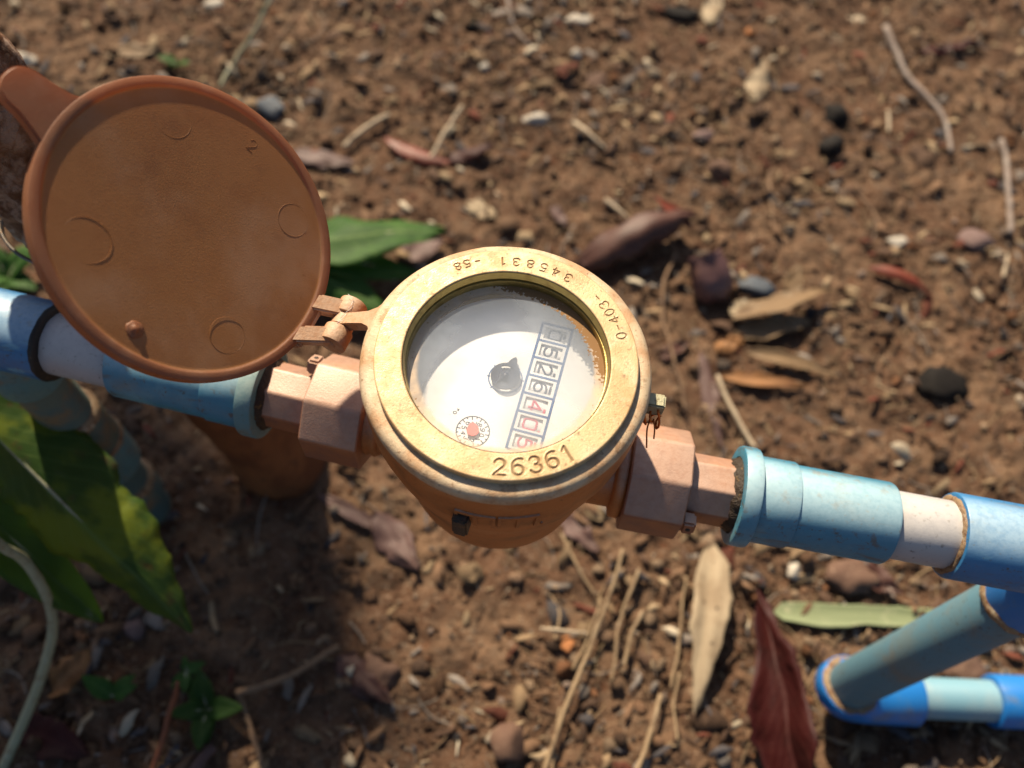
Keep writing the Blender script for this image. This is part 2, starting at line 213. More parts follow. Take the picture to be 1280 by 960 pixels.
# ------------------------------------------------------------------ mesh helpers
def tag(o, label=None, cat=None, group=None, kind=None):
    if label: o['label'] = label
    if cat: o['category'] = cat
    if group: o['group'] = group
    if kind: o['kind'] = kind
    return o
def thing(name, label, cat, loc=(0, 0, 0), group=None, rotz=0.0):
    o = bpy.data.objects.new(name, None); COL.objects.link(o); o.location = loc; o.rotation_euler = (0, 0, rotz)
    o.empty_display_size = 0.01
    return tag(o, label, cat, group)
def mesh_obj(name, V, Fc, mat, parent=None, smooth=True, uv=None, world_space=True, sharp=None):
    """V in world space; the object's origin is put at the parent's origin, or at the mesh's own base"""
    V = np.asarray(V, float)
    me = bpy.data.meshes.new(name)
    if parent is not None and world_space:
        mw = np.array(parent_world(parent).inverted())
        V = V @ mw[:3, :3].T + mw[:3, 3]; loc = None
    elif parent is None:
        c = np.array([V[:, 0].mean(), V[:, 1].mean(), V[:, 2].min()]); V = V - c; loc = c
    else: loc = None
    me.from_pydata([tuple(v) for v in V], [], [tuple(int(i) for i in f) for f in Fc])
    me.materials.append(mat)
    if smooth:
        me.polygons.foreach_set('use_smooth', [True] * len(me.polygons))
    if uv is not None:
        ul = me.uv_layers.new(name='UVMap')
        idx = np.empty(len(me.loops), int); me.loops.foreach_get('vertex_index', idx)
        ul.data.foreach_set('uv', np.asarray(uv)[idx].ravel())
    me.update()
    if smooth and sharp: me.set_sharp_from_angle(angle=math.radians(sharp))
    o = bpy.data.objects.new(name, me); COL.objects.link(o)
    if parent is not None: o.parent = parent
    if loc is not None: o.location = loc
    return o
def parent_world(o):
    m = Matrix.LocRotScale(o.location, o.rotation_euler, o.scale)
    return parent_world(o.parent) @ m if o.parent else m
def frame(axis, up=(0, 0, 1)):
    a = Vector(axis).normalized(); u = Vector(up)
    if abs(a.dot(u)) > 0.98: u = Vector((0, 1, 0))
    s = a.cross(u).normalized(); t = s.cross(a).normalized()
    return np.array(a), np.array(t), np.array(s)        # axis, up, side
def lathe(profile, origin, axis=(0, 0, 1), up=(0, 1, 0), seg=64, phase=0.0, cap0=True, cap1=True):
    """profile: list of (radius, distance along axis)"""
    a, t, s = frame(axis, up); o = np.asarray(origin, float)
    ang = np.arange(seg) / seg * 2 * math.pi + phase
    ring = np.cos(ang)[:, None] * t + np.sin(ang)[:, None] * s
    V = np.concatenate([o + a * h + ring * r for r, h in profile]); Fc = []
    n = len(profile)
    for i in range(n - 1):
        for j in range(seg):
            k = (j + 1) % seg
            Fc.append((i * seg + j, i * seg + k, (i + 1) * seg + k, (i + 1) * seg + j))
    if cap0: Fc.append(tuple(range(seg))[::-1])
    if cap1: Fc.append(tuple((n - 1) * seg + j for j in range(seg)))
    return V, Fc
def pipe(name, p0, axis, s0, s1, r, mat, parent, r_in=None, bev=0.0006, seg=64, wob=0.0):
    """a tube from s0 to s1 along an axis, with rounded lips and, if r_in is given, open mouths"""
    b = min(bev, abs(s1 - s0) * 0.3)
    pr = [(r - b, s0), (r - b * 0.3, s0 + b * 0.3), (r, s0 + b), (r, s0 + (s1 - s0) * 0.5), (r, s1 - b), (r - b * 0.3, s1 - b * 0.3), (r - b, s1)]
    if r_in:
        pr = [(r_in, s0 + 0.006 if s1 > s0 else s0 - 0.006)] + [(r_in, s0)] + pr + [(r_in, s1)]
    V, Fc = lathe(pr, p0, axis, seg=seg)
    if wob:
        V = V + np.array([mnoise.noise_vector(Vector(v) * 60) for v in V]) * wob
    return mesh_obj(name, V, Fc, mat, parent, sharp=35)
def prism(name, p0, axis, s0, s1, r, n, mat, parent, phase=0.0, bev=0.0012, r0=None):
    """n-sided nut: flats, chamfered ends and softened edges"""
    V, Fc = lathe([(r, s0), (r, s1)], p0, axis, (0, 0, 1), seg=n, phase=phase)
    me = bpy.data.meshes.new(name); me.from_pydata([tuple(v) for v in V], [], Fc)
    bm = bmesh.new(); bm.from_mesh(me)
    bmesh.ops.bevel(bm, geom=list(bm.edges), offset=bev, segments=3, profile=0.6, affect='EDGES')
    bm.to_mesh(me); bm.free()
    V = np.array([v.co[:] for v in me.vertices]); Fc = [tuple(p.vertices) for p in me.polygons]
    bpy.data.meshes.remove(me)
    return mesh_obj(name, V, Fc, mat, parent, sharp=28)
def sweep(pts, radii, seg=8, jitter=0.0):
    """tube through points"""
    P = np.asarray(pts, float); n = len(P)
    R = np.asarray(radii, float) * np.ones(n)
    T = np.gradient(P, axis=0); T /= np.linalg.norm(T, axis=1)[:, None] + 1e-12
    ref = np.array([0, 0, 1.0]) if abs(T[0][2]) < 0.9 else np.array([1.0, 0, 0])
    V = []
    for i in range(n):
        s = np.cross(T[i], ref); s /= np.linalg.norm(s) + 1e-12; ref = np.cross(s, T[i])
        for j in range(seg):
            q = 2 * math.pi * j / seg
            V.append(P[i] + (s * math.cos(q) + ref * math.sin(q)) * R[i] * (1 + jitter * (random.random() - 0.5)))
    Fc = []
    for i in range(n - 1):
        for j in range(seg):
            k = (j + 1) % seg; Fc.append((i * seg + j, i * seg + k, (i + 1) * seg + k, (i + 1) * seg + j))
    Fc.append(tuple(range(seg))[::-1]); Fc.append(tuple((n - 1) * seg + j for j in range(seg)))
    return np.array(V), Fc
def smooth_path(pts, n):
    P = np.asarray(pts, float)
    if len(P) == 2: t = np.linspace(0, 1, n)[:, None]; return P[0] * (1 - t) + P[1] * t
    Q = np.vstack([2 * P[0] - P[1], P, 2 * P[-1] - P[-2]]); out = []
    m = len(P) - 1
    for u in np.linspace(0, m - 1e-9, n):
        i = int(u); t = u - i; a, b, c, d = Q[i:i + 4]
        out.append(0.5 * (2 * b + (c - a) * t + (2 * a - 5 * b + 4 * c - d) * t * t + (3 * b - a - 3 * c + d) * t ** 3))
    return np.array(out)
def join(parts):
    V = []; Fc = []; o = 0
    for v, f in parts:
        V.append(np.asarray(v)); Fc += [tuple(i + o for i in q) for q in f]; o += len(v)
    return np.concatenate(V), Fc
def box(c, ax, ay, az, hx, hy, hz, bev=0.0):
    c, ax, ay, az = map(lambda q: np.asarray(q, float), (c, ax, ay, az))
    V = [c + ax * hx * i + ay * hy * j + az * hz * k for k in (-1, 1) for j in (-1, 1) for i in (-1, 1)]
    F_ = [(0, 2, 3, 1), (4, 5, 7, 6), (0, 1, 5, 4), (2, 6, 7, 3), (0, 4, 6, 2), (1, 3, 7, 5)]
    if bev:
        me = bpy.data.meshes.new('t'); me.from_pydata([tuple(v) for v in V], [], F_)
        bm = bmesh.new(); bm.from_mesh(me); bmesh.ops.bevel(bm, geom=list(bm.edges), offset=bev, segments=2, affect='EDGES'); bm.to_mesh(me); bm.free()
        V = [v.co[:] for v in me.vertices]; F_ = [tuple(p.vertices) for p in me.polygons]; bpy.data.meshes.remove(me)
    return np.array(V), F_
def slab(outline, holes, z0, z1, to_world):
    """flat plate with holes; to_world maps (n,3) local to world"""
    loops = [outline] + list(holes)
    tris = tessellate_polygon([[Vector((x, y, 0)) for x, y in lp] for lp in loops])
    flat = [p for lp in loops for p in lp]; n = len(flat)
    V = np.array([(x, y, z1) for x, y in flat] + [(x, y, z0) for x, y in flat])
    Fc = []
    for t in tris:
        p = [flat[i] for i in t]
        ar = (p[1][0] - p[0][0]) * (p[2][1] - p[0][1]) - (p[2][0] - p[0][0]) * (p[1][1] - p[0][1])
        t = tuple(t) if ar > 0 else tuple(t)[::-1]
        Fc.append(t); Fc.append(tuple(i + n for i in t[::-1]))
    o = 0
    for li, lp in enumerate(loops):
        m = len(lp)
        for i in range(m):
            a, b = o + i, o + (i + 1) % m
            Fc.append((a, a + n, b + n, b) if li == 0 else (b, b + n, a + n, a))
        o += m
    return to_world(V), Fc

# ------------------------------------------------------------------ numpy noise for ground and lumps
_perm = rng.permutation(4096)
def _hash(ix, iy): return _perm[(ix * 73 + _perm[(iy * 151) & 4095]) & 4095]
def vnoise(x, y):
    ix = np.floor(x).astype(int); iy = np.floor(y).astype(int); fx = x - ix; fy = y - iy
    ux = fx * fx * (3 - 2 * fx); uy = fy * fy * (3 - 2 * fy)
    h = lambda a, b: _hash(a & 4095, b & 4095) / 4095.0
    return (h(ix, iy) * (1 - ux) + h(ix + 1, iy) * ux) * (1 - uy) + (h(ix, iy + 1) * (1 - ux) + h(ix + 1, iy + 1) * ux) * uy
def fbm(x, y, o=4):
    s = 0; a = 0.5
    for i in range(o):
        s = s + a * vnoise(x * 2 ** i + 17.3 * i, y * 2 ** i - 9.1 * i); a *= 0.5
    return s
def worley(x, y):
    ix = np.floor(x).astype(int); iy = np.floor(y).astype(int); best = np.full(x.shape, 9.0); val = np.zeros(x.shape)
    for dx in (-1, 0, 1):
        for dy in (-1, 0, 1):
            cx = ix + dx; cy = iy + dy
            h = _hash(cx & 4095, cy & 4095); h2 = _hash((cy + 77) & 4095, (cx + 31) & 4095); h3 = _hash((cx + 501) & 4095, (cy + 907) & 4095)
            d = np.hypot(cx + h / 4095.0 - x, cy + h2 / 4095.0 - y)
            m = d < best; best = np.where(m, d, best); val = np.where(m, h3 / 4095.0, val)
    return best, val
def ground_h(x, y):
    x = np.asarray(x, float); y = np.asarray(y, float)
    wx = x + 0.012 * (fbm(x * 22, y * 22, 3) - .5); wy = y + 0.012 * (fbm(x * 22 + 40, y * 22 + 7, 3) - .5)
    h = 0.020 * (fbm(x * 6, y * 6, 4) - 0.47)
    d, v = worley(wx * 34, wy * 34); h = h + 0.0090 * (0.25 + v) * np.clip(0.62 - d, 0, 1) 
    d, v = worley(wx * 95 + 5, wy * 95 + 3); h = h + 0.0046 * (0.2 + v) * np.clip(0.66 - d, 0, 1)
    h = h + 0.0030 * (fbm(x * 150, y * 150, 3) - 0.45)
    far = np.clip((np.hypot(x, y - 0.3) - 1.2) / 3.0, 0, 1)
    return h * (1 - far) - 0.004
def unproj(px, py, z):
    r = CM.T @ np.array([(px - 640) / F_PX, (py - 480) / F_PX, 1.0])
    return CAMLOC + (z - CAMLOC[2]) / r[2] * r
def G(px, py, off=0.0):
    """the point of the soil that is seen at a place of the photograph"""
    z = 0.0
    for _ in range(4):
        p = unproj(px, py, z); z = float(ground_h(np.array([p[0]]), np.array([p[1]]))[0]) + off
    return np.array([p[0], p[1], z])

# ================================================================== the setting: soil
def graded(lo, hi, step, far):
    core = np.arange(lo, hi + step / 2, step); out = []; s = step; a = 0.0
    while a < far: s *= 1.22; a += s; out.append(a)
    out = np.array(out); return np.concatenate([(lo - out)[::-1], core, hi + out])
gx = graded(-0.62, 0.66, 0.0024, 260.0); gy = graded(-0.17, 0.74, 0.0024, 260.0)
XX, YY = np.meshgrid(gx, gy); ZZ = ground_h(XX, YY)
nx, ny = len(gx), len(gy)
Vg = np.stack([XX.ravel(), YY.ravel(), ZZ.ravel()], 1)
ii = (np.arange(ny - 1)[:, None] * nx + np.arange(nx - 1)[None]).ravel()
Fg = np.stack([ii, ii + 1, ii + nx + 1, ii + nx], 1)
me = bpy.data.meshes.new('ground')
me.vertices.add(len(Vg)); me.vertices.foreach_set('co', Vg.ravel())
me.loops.add(len(Fg) * 4); me.loops.foreach_set('vertex_index', Fg.ravel())
me.polygons.add(len(Fg)); me.polygons.foreach_set('loop_start', np.arange(len(Fg)) * 4); me.polygons.foreach_set('loop_total', np.full(len(Fg), 4))
me.update(calc_edges=True); me.polygons.foreach_set('use_smooth', np.ones(len(Fg), bool)); me.materials.append(MAT['soil'])
ground = bpy.data.objects.new('ground', me); COL.objects.link(ground)
tag(ground, 'reddish brown crumbly dry soil under the pipes', None, None, 'structure')

def bulk(name, V, Fc, tint, mat, label, nper):
    """one mesh of a mass of small loose pieces with a colour of its own for every piece"""
    me = bpy.data.meshes.new(name); k = Fc.shape[1]
    me.vertices.add(len(V)); me.vertices.foreach_set('co', V.ravel())
    me.loops.add(Fc.size); me.loops.foreach_set('vertex_index', Fc.ravel())
    me.polygons.add(len(Fc)); me.polygons.foreach_set('loop_start', np.arange(len(Fc)) * k); me.polygons.foreach_set('loop_total', np.full(len(Fc), k))
    me.update(calc_edges=True); me.polygons.foreach_set('use_smooth', np.ones(len(Fc), bool)); me.materials.append(mat)
    at = me.color_attributes.new('tint', 'FLOAT_COLOR', 'POINT')
    c = np.ones((len(V), 4)); c[:, :3] = np.repeat(tint, nper, 0); at.data.foreach_set('color', c.ravel())
    o = bpy.data.objects.new(name, me); COL.objects.link(o)
    return tag(o, label, None, None, 'stuff')
def ico(sub):
    bm = bmesh.new(); bmesh.ops.create_icosphere(bm, subdivisions=sub, radius=1.0)
    V = np.array([v.co[:] for v in bm.verts]); bm.verts.index_update()
    Fc = np.array([[v.index for v in f.verts] for f in bm.faces]); bm.free(); return V, Fc
PAL = np.array([(0.150, 0.086, 0.052), (0.205, 0.130, 0.083), (0.110, 0.062, 0.038), (0.055, 0.035, 0.025), (0.25, 0.175, 0.115), (0.165, 0.078, 0.040),
                (0.135, 0.108, 0.090), (0.32, 0.26, 0.195), (0.050, 0.044, 0.045), (0.21, 0.155, 0.125)])
PW = np.array([5, 4.5, 4, 2.2, 2.6, 2.2, 1.4, 0.6, 0.6, 1.2]); PW = PW / PW.sum()
def scatter(n):
    """positions: denser near the camera's part of the ground"""
    n2 = n * 3; x = rng.uniform(-0.60, 0.64, n2); y = rng.uniform(-0.16, 0.72, n2)
    lim = 0.30 + 0.42 * (y + 0.16) / 0.88
    k = (np.abs(x) < lim + 0.06) & (rng.random(n2) < np.clip((fbm(x * 7 + 3, y * 7 + 1, 3) - .27) * 2.6, .32, 1))
    return x[k][:n], y[k][:n]
def crumbs(n, smin, smax, sub, power, name, label, flat=0.75):
    x, y = scatter(n); n = len(x)
    s = smin + (smax - smin) * rng.random(n) ** power
    B, Fb = ico(sub); m = len(B)
    sc = np.stack([s * rng.uniform(.75, 1.3, n), s * rng.uniform(.6, 1.05, n), s * rng.uniform(.5, .9, n) * flat / 0.75], 1)
    ph = rng.uniform(0, 6.283, n)
    bump = 1 + 0.32 * (rng.random((n, m)) - 0.5)
    # lumps: push along a few random planes so that the pieces look broken, not round
    Vs = B[None] * bump[..., None]
    for _ in range(3):
        d = rng.normal(size=(n, 3)); d /= np.linalg.norm(d, axis=1)[:, None]
        dp = np.einsum('nmk,nk->nm', Vs, d); cut = rng.uniform(0.35, 0.8, n)[:, None]
        Vs = Vs - np.clip(dp - cut, 0, None)[..., None] * d[:, None] * 0.9
    Vs = Vs * sc[:, None]
    c, sn = np.cos(ph)[:, None], np.sin(ph)[:, None]
    V = np.stack([Vs[..., 0] * c - Vs[..., 1] * sn, Vs[..., 0] * sn + Vs[..., 1] * c, Vs[..., 2]], -1)
    z = ground_h(x, y) + sc[:, 2] * rng.uniform(0.0, 0.7, n)
    V = V + np.stack([x, y, z], -1)[:, None]
    Fc = (Fb[None] + (np.arange(n) * m)[:, None, None]).reshape(-1, 3)
    tint = PAL[rng.choice(len(PAL), n, p=PW)] * rng.uniform(0.45, 1.0, (n, 1))
    return bulk(name, V.reshape(-1, 3), Fc, tint, MAT['crumb'], label, m)
crumbs(4200, 0.0018, 0.0062, 2, 2.8, 'soil_clods', 'broken brown soil clods and pebbles strewn over the ground')
crumbs(36000, 0.0005, 0.0020, 1, 1.6, 'soil_crumbs', 'fine crumbs of soil and grit covering the ground')
def flakes(n, l0, l1, pw, w0, w1, name, label, dark=1.0):
    x, y = scatter(n); n = len(x)
    Lh = l0 + l1 * rng.random(n) ** pw; W = Lh * rng.uniform(w0, w1, n)
    u = np.array([-1, -.45, .1, .6, 1]); w = np.array([.25, .9, 1, .75, .15])
    T = np.stack([np.concatenate([u, u]), np.concatenate([w, -w])], 1)            # 10 verts
    arch = rng.uniform(-.25, .5, n)
    X = T[None, :, 0] * Lh[:, None]; Y = T[None, :, 1] * W[:, None] * (1 + .9 * (rng.random((n, 10)) - .5))
    Z = arch[:, None] * Lh[:, None] * (1 - T[None, :, 0] ** 2) + 0.25 * W[:, None] * (rng.random((n, 10)) - .5)
    ti = rng.normal(0, .28, n); Z2 = Z + X * np.sin(ti)[:, None]; ro = rng.normal(0, .4, n); Z2 = Z2 + Y * np.sin(ro)[:, None]
    ph = rng.uniform(0, 6.283, n); c, s = np.cos(ph)[:, None], np.sin(ph)[:, None]
    gz = ground_h(x, y) + 0.0016 + 0.4 * Lh * np.abs(np.sin(ti))
    V = np.stack([X * c - Y * s + x[:, None], X * s + Y * c + y[:, None], Z2 + gz[:, None]], -1)
    th = np.zeros_like(V); th[..., 2] = -0.00035
    V = np.concatenate([V, V + th], 1); m = 20
    q = []
    for i in range(4): q += [(i + 5, i + 6, i + 1, i), (i + 10, i + 11, i + 16, i + 15), (i, i + 1, i + 11, i + 10), (i + 6, i + 5, i + 15, i + 16)]
    q += [(0, 10, 15, 5), (4, 9, 19, 14)]
    Fc = (np.array(q)[None] + (np.arange(n) * m)[:, None, None]).reshape(-1, 4)
    P2 = np.array([(0.30, 0.22, 0.135), (0.22, 0.15, 0.088), (0.15, 0.088, 0.052), (0.19, 0.165, 0.145), (0.085, 0.05, 0.033), (0.42, 0.36, 0.27), (0.12, 0.038, 0.024), (0.07, 0.065, 0.07)])
    w2 = np.array([1.3, 2.6, 4.5, 1.6, 4.5, 0.6, 1.0, 1.2]); tint = P2[rng.choice(len(P2), n, p=w2 / w2.sum())] * rng.uniform(.7, 1.2, (n, 1))
    return bulk(name, V.reshape(-1, 3), Fc, tint * dark, MAT['litter'], label, m)
flakes(8500, .0018, .0085, 3, .08, .42, 'plant_litter', 'fine dry bits of leaf, bark and straw scattered over the soil')
flakes(620, .0045, .0085, 1.6, .3, .62, 'leaf_scraps', 'broken brown scraps of old leaves strewn over the soil', .72)
def rootlets(n):
    x, y = scatter(n); n = len(x); ps = []; tints = []
    Ls = 0.008 + 0.035 * rng.random(n) ** 2; k = 6; sg = 4
    Vall = np.zeros((n, k * sg, 3)); t = np.linspace(-1, 1, k)
    ph = rng.uniform(0, 6.283, n); bend = rng.normal(0, .35, n); r = rng.uniform(.00022, .0006, n)
    cx = x[:, None] + (t[None] * np.cos(ph)[:, None] - bend[:, None] * (t ** 2)[None] * np.sin(ph)[:, None]) * Ls[:, None] * .5
    cy = y[:, None] + (t[None] * np.sin(ph)[:, None] + bend[:, None] * (t ** 2)[None] * np.cos(ph)[:, None]) * Ls[:, None] * .5
    cz = ground_h(cx, cy); cz = .5 * cz + .5 * cz.max(1)[:, None] + .0012
    for j in range(sg):
        q = 2 * math.pi * j / sg
        sx = -np.sin(ph)[:, None] * math.cos(q) * r[:, None]; sy = np.cos(ph)[:, None] * math.cos(q) * r[:, None]
        Vall[:, j::sg, 0] = cx + sx; Vall[:, j::sg, 1] = cy + sy; Vall[:, j::sg, 2] = cz + math.sin(q) * r[:, None]
    f = [(i * sg + j, i * sg + (j + 1) % sg, (i + 1) * sg + (j + 1) % sg, (i + 1) * sg + j) for i in range(k - 1) for j in range(sg)]
    Fc = (np.array(f)[None] + (np.arange(n) * k * sg)[:, None, None]).reshape(-1, 4)
    P2 = np.array([(0.28, 0.20, 0.115), (0.18, 0.12, 0.07), (0.11, 0.068, 0.042), (0.22, 0.19, 0.16)])
    return bulk('rootlets', Vall.reshape(-1, 3), Fc, P2[rng.choice(4, n)] * rng.uniform(.7, 1.2, (n, 1)), MAT['litter'], 'thin dry rootlets and grass bits lying on the soil', k * sg)
rootlets(2200)

# ================================================================== leaning post behind the pipe
def build_post():
    base = np.array([-0.1470, 0.083, -0.02]); top = np.array([-0.2170, 0.0770, 0.46])
    th = thing('wooden_post', 'rough barked leaning wooden post behind the left pipe, orange at its foot', 'post', (base[0], base[1], 0.0))
    def seg(name, z0, z1, mat, rr, amp, n=60, sg=56, capt=False):
        t = np.linspace(z0, z1, n); V = []
        ax = top - base
        for z in t:
            c = base + ax * (z - base[2]) / ax[2]
            for j in range(sg):
                q = 2 * math.pi * j / sg
                d = np.array([math.cos(q), math.sin(q), 0])
                p = Vector((d[0] * 1.2, d[1] * 1.2, z * 28)); w = mnoise.fractal(p * 1.5, 1.0, 2.0, 4)
                w2 = mnoise.ridged_multi_fractal(Vector((d[0] * 3.0, d[1] * 3.0, z * 40)), 0.9, 2.0, 4, 1.0, 2.0) - 1.0
                r = rr(z) + amp * (0.7 * w + 0.6 * w2)
                V.append(c + d * r)
        Fc = [(i * sg + j, i * sg + (j + 1) % sg, (i + 1) * sg + (j + 1) % sg, (i + 1) * sg + j) for i in range(n - 1) for j in range(sg)]
        Fc.append(tuple((n - 1) * sg + j for j in range(sg)))
        return mesh_obj(name, V, Fc, mat, th)
    seg('trunk', 0.14, 0.46, MAT['bark'], lambda z: 0.0205 + .004 * max(0, .24 - z) / .1, 0.0034, n=110)
    seg('orange_foot', -0.02, 0.142, MAT['post_foot'], lambda z: 0.0262 + 0.006 * max(0, 0.05 - z) / 0.05, 0.0012, n=50)  # foot in a duller orange than the bark above
    return th
build_post()

# ================================================================== water meter
AZ = math.radians(-7.5)
meter = thing('water_meter', 'brass water meter with open brown lid and numbered dial between two blue pipes', 'water meter', (0, 0, 0.0))
ZT = 0.3015                                   # top of the raised numbered ring
def circle_verts(prof, seg=160): return lathe(prof, (0, 0, 0), (0, 0, 1), seg=seg, cap0=False, cap1=False)

# --- stroke font
def arc(cx, cy, rx, ry, a0, a1, n=14):
    return [(cx + rx * math.cos(math.radians(a0 + (a1 - a0) * i / n)), cy + ry * math.sin(math.radians(a0 + (a1 - a0) * i / n))) for i in range(n + 1)]
GL = {
 '0': [arc(.3, .5, .29, .5, 90, 450, 28)],
 '1': [[(.12, .80), (.34, 1.0), (.34, 0)]],
 '2': [arc(.3, .71, .28, .29, 170, -28, 14) + [(.02, .0), (.60, .0)]],
 '3': [arc(.29, .75, .26, .25, 160, -90, 14) + arc(.29, .26, .30, .26, 88, -165, 14)],
 '4': [[(.46, 0), (.46, 1.0), (.0, .30), (.62, .30)]],
 '5': [[(.55, 1.0), (.10, 1.0), (.06, .54)] + arc(.28, .31, .30, .31, 130, -150, 16)],
 '6': [arc(.42, .60, .40, .40, 62, 180, 10) + [(.02, .32)] + arc(.30, .30, .28, .30, 180, 540, 24)],
 '7': [[(.02, 1.0), (.60, 1.0), (.22, 0)]],
 '8': [arc(.3, .75, .24, .25, -90, 270, 20) + arc(.3, .25, .29, .25, 90, 450, 22)],
 '9': [arc(.30, .70, .28, .30, 0, 360, 24) + [(.58, .62)] + arc(.18, .40, .40, .40, 0, -118, 10)],
 '-': [[(.08, .48), (.52, .48)]], 'x': [[(.05, .05), (.55, .62)], [(.05, .62), (.55, .05)]], '.': [[(.25, .02), (.33, .02)]],
 'm': [[(0, 0), (0, .95), (1.1, .95), (1.1, 0)], [(.55, 0), (.55, .95)]],
}
def box0(w=.6): return [[(.12, 0), (w - .12, 0), (w, .12), (w, .88), (w - .12, 1), (.12, 1), (0, .88), (0, .12), (.12, 0)]]
GL['O'] = box0()                                # squared zero of the number wheels

# --- numbered ring: a fine polar grid pressed in along the strokes of the numbers
RI, RO = 0.0334, 0.0424
def ring_strokes():
    """(segments in arc length / radius coordinates, half width, depth)"""
    S = []
    def put(ch, rmid, deg, h, w, hw, dep):
        for st in GL[ch]:
            pts = []
            for x, y in st:
                r = rmid + (0.5 - y) * h                        # tops point to the centre
                ang = math.radians(deg) + AZ + (x - .3) * w / rmid
                pts.append((r * math.cos(ang), r * math.sin(ang)))
            S.append((np.array(pts), hw, dep))
    for ch, deg in zip('26361', (-81.2, -73.0, -64.9, -57.0, -49.2)): put(ch, 0.0381, deg, 0.0052, 0.0056, 0.00034, 0.00042)
    for ch, deg in (('0', 25.2), ('-', 30.0), ('4', 34.6), ('0', 39.6), ('3', 44.6), ('-', 49.8)): put(ch, 0.0384, deg, 0.0033, 0.0036, 0.00017, 0.00030)
    for ch, deg in zip('345831', (68.4, 75.6, 82.5, 89.6, 97.0, 104.2)): put(ch, 0.0376, deg, 0.0031, 0.0037, 0.00019, 0.00030)
    for ch, deg in (('-', 117.0), ('5', 122.4), ('8', 127.4)): put(ch, 0.0388, deg, 0.0029, 0.0034, 0.00017, 0.00028)
    return S
def build_ring():
    NA, NR = 1560, 56
    ang = np.arange(NA) / NA * 2 * math.pi; rad = np.linspace(RI + .0004, RO - .0004, NR)
    A, R_ = np.meshgrid(ang, rad); X = R_ * np.cos(A); Y = R_ * np.sin(A)
    dz = np.zeros_like(X); eng = np.zeros_like(X)
    for pts, hw, dep in ring_strokes():
        lo = pts.min(0) - 4 * hw; hi = pts.max(0) + 4 * hw
        m = (X > lo[0]) & (X < hi[0]) & (Y > lo[1]) & (Y < hi[1])
        if not m.any(): continue
        px, py = X[m], Y[m]; d = np.full(px.shape, 1.0)
        for a, b in zip(pts[:-1], pts[1:]):
            ab = b - a; t = np.clip(((px - a[0]) * ab[0] + (py - a[1]) * ab[1]) / (ab @ ab + 1e-15), 0, 1)
            d = np.minimum(d, np.hypot(px - a[0] - t * ab[0], py - a[1] - t * ab[1]))
        s = np.clip(1 - (d / (hw * 1.5)) ** 2, 0, 1)
        lip = np.exp(-((d - hw * 1.9) / (hw * .5)) ** 2) * 0.16
        dz[m] = np.minimum(dz[m], -dep * s) + np.where(s > 0, 0, dep * lip * (dz[m] > -1e-6)); eng[m] = np.maximum(eng[m], s)
    Z = ZT + dz
    rows = [np.stack([X, Y, Z], -1)]
    cs, sn = np.cos(ang), np.sin(ang)
    def ringrow(r, z): return np.stack([r * cs, r * sn, np.full(NA, z)], 1)
    pre = [ringrow(RI, ZT - .0004), ringrow(RI + .00012, ZT - .00012)]
    post = [ringrow(RO - .00012, ZT - .00012), ringrow(RO, ZT - .0004), ringrow(RO, ZT - .0030)]
    V = np.concatenate(pre + [rows[0].reshape(-1, 3)] + post); n = len(pre) + NR + len(post)
    E = np.concatenate([np.zeros(len(pre) * NA), eng.ravel(), np.zeros(len(post) * NA)])
    j = np.arange(NA); k = (j + 1) % NA
    Fc = np.concatenate([np.stack([i * NA + j, (i + 1) * NA + j, (i + 1) * NA + k, i * NA + k], 1) for i in range(n - 1)])
    me = bpy.data.meshes.new('numbered_ring')
    me.vertices.add(len(V)); me.vertices.foreach_set('co', V.ravel())
    me.loops.add(Fc.size); me.loops.foreach_set('vertex_index', Fc.ravel())
    me.polygons.add(len(Fc)); me.polygons.foreach_set('loop_start', np.arange(len(Fc)) * 4); me.polygons.foreach_set('loop_total', np.full(len(Fc), 4))
    me.update(calc_edges=True); me.polygons.foreach_set('use_smooth', np.ones(len(Fc), bool)); me.set_sharp_from_angle(angle=math.radians(50))
    at = me.attributes.new('engraved', 'FLOAT', 'POINT'); at.data.foreach_set('value', E)
    m = MAT['brass'].copy(); m.name = 'worn_brass_numbered'; nt = m.node_tree; P = nt.nodes['Principled BSDF'] if 'Principled BSDF' in nt.nodes else [q for q in nt.nodes if q.type == 'BSDF_PRINCIPLED'][0]
    src = P.inputs['Base Color'].links[0].from_socket; a = nt.nodes.new('ShaderNodeAttribute'); a.attribute_name = 'engraved'
    mx = nt.nodes.new('ShaderNodeMix'); mx.data_type = 'RGBA'; mr = nt.nodes.new('ShaderNodeMapRange')
    mr.inputs[1].default_value = .25; mr.inputs[2].default_value = 1.0; mr.inputs[4].default_value = 0.85
    nt.links.new(a.outputs['Fac'], mr.inputs[0]); nt.links.new(mr.outputs[0], mx.inputs[0]); nt.links.new(src, mx.inputs[6]); mx.inputs[7].default_value = (0.16, 0.085, 0.032, 1)
    nt.links.new(mx.outputs[2], P.inputs['Base Color']); me.materials.append(m)
    o = bpy.data.objects.new('numbered_ring', me); COL.objects.link(o); o.parent = meter
    o['label'] = 'brass ring stamped 26361 and 0-403-345831-58'
build_ring()
# --- outer rim
pr = [(0.0420, .2990), (0.0426, .2988), (0.0440, .2990), (0.0455, .2988), (0.0465, .2982), (0.0472, .2972), (0.0475, .2958), (0.0474, .2945), (0.0468, .2930), (0.0460, .2920), (0.0445, .2915)]
V, Fc = circle_verts(pr); Fc = [f[::-1] for f in Fc]
Vn = np.array([mnoise.noise(Vector(v) * 120) for v in V]); V[:, 2] += Vn * 0.00022; V[:, :2] *= (1 + Vn * 0.002)[:, None]
mesh_obj('outer_rim', V, Fc, MAT['flange'], meter)
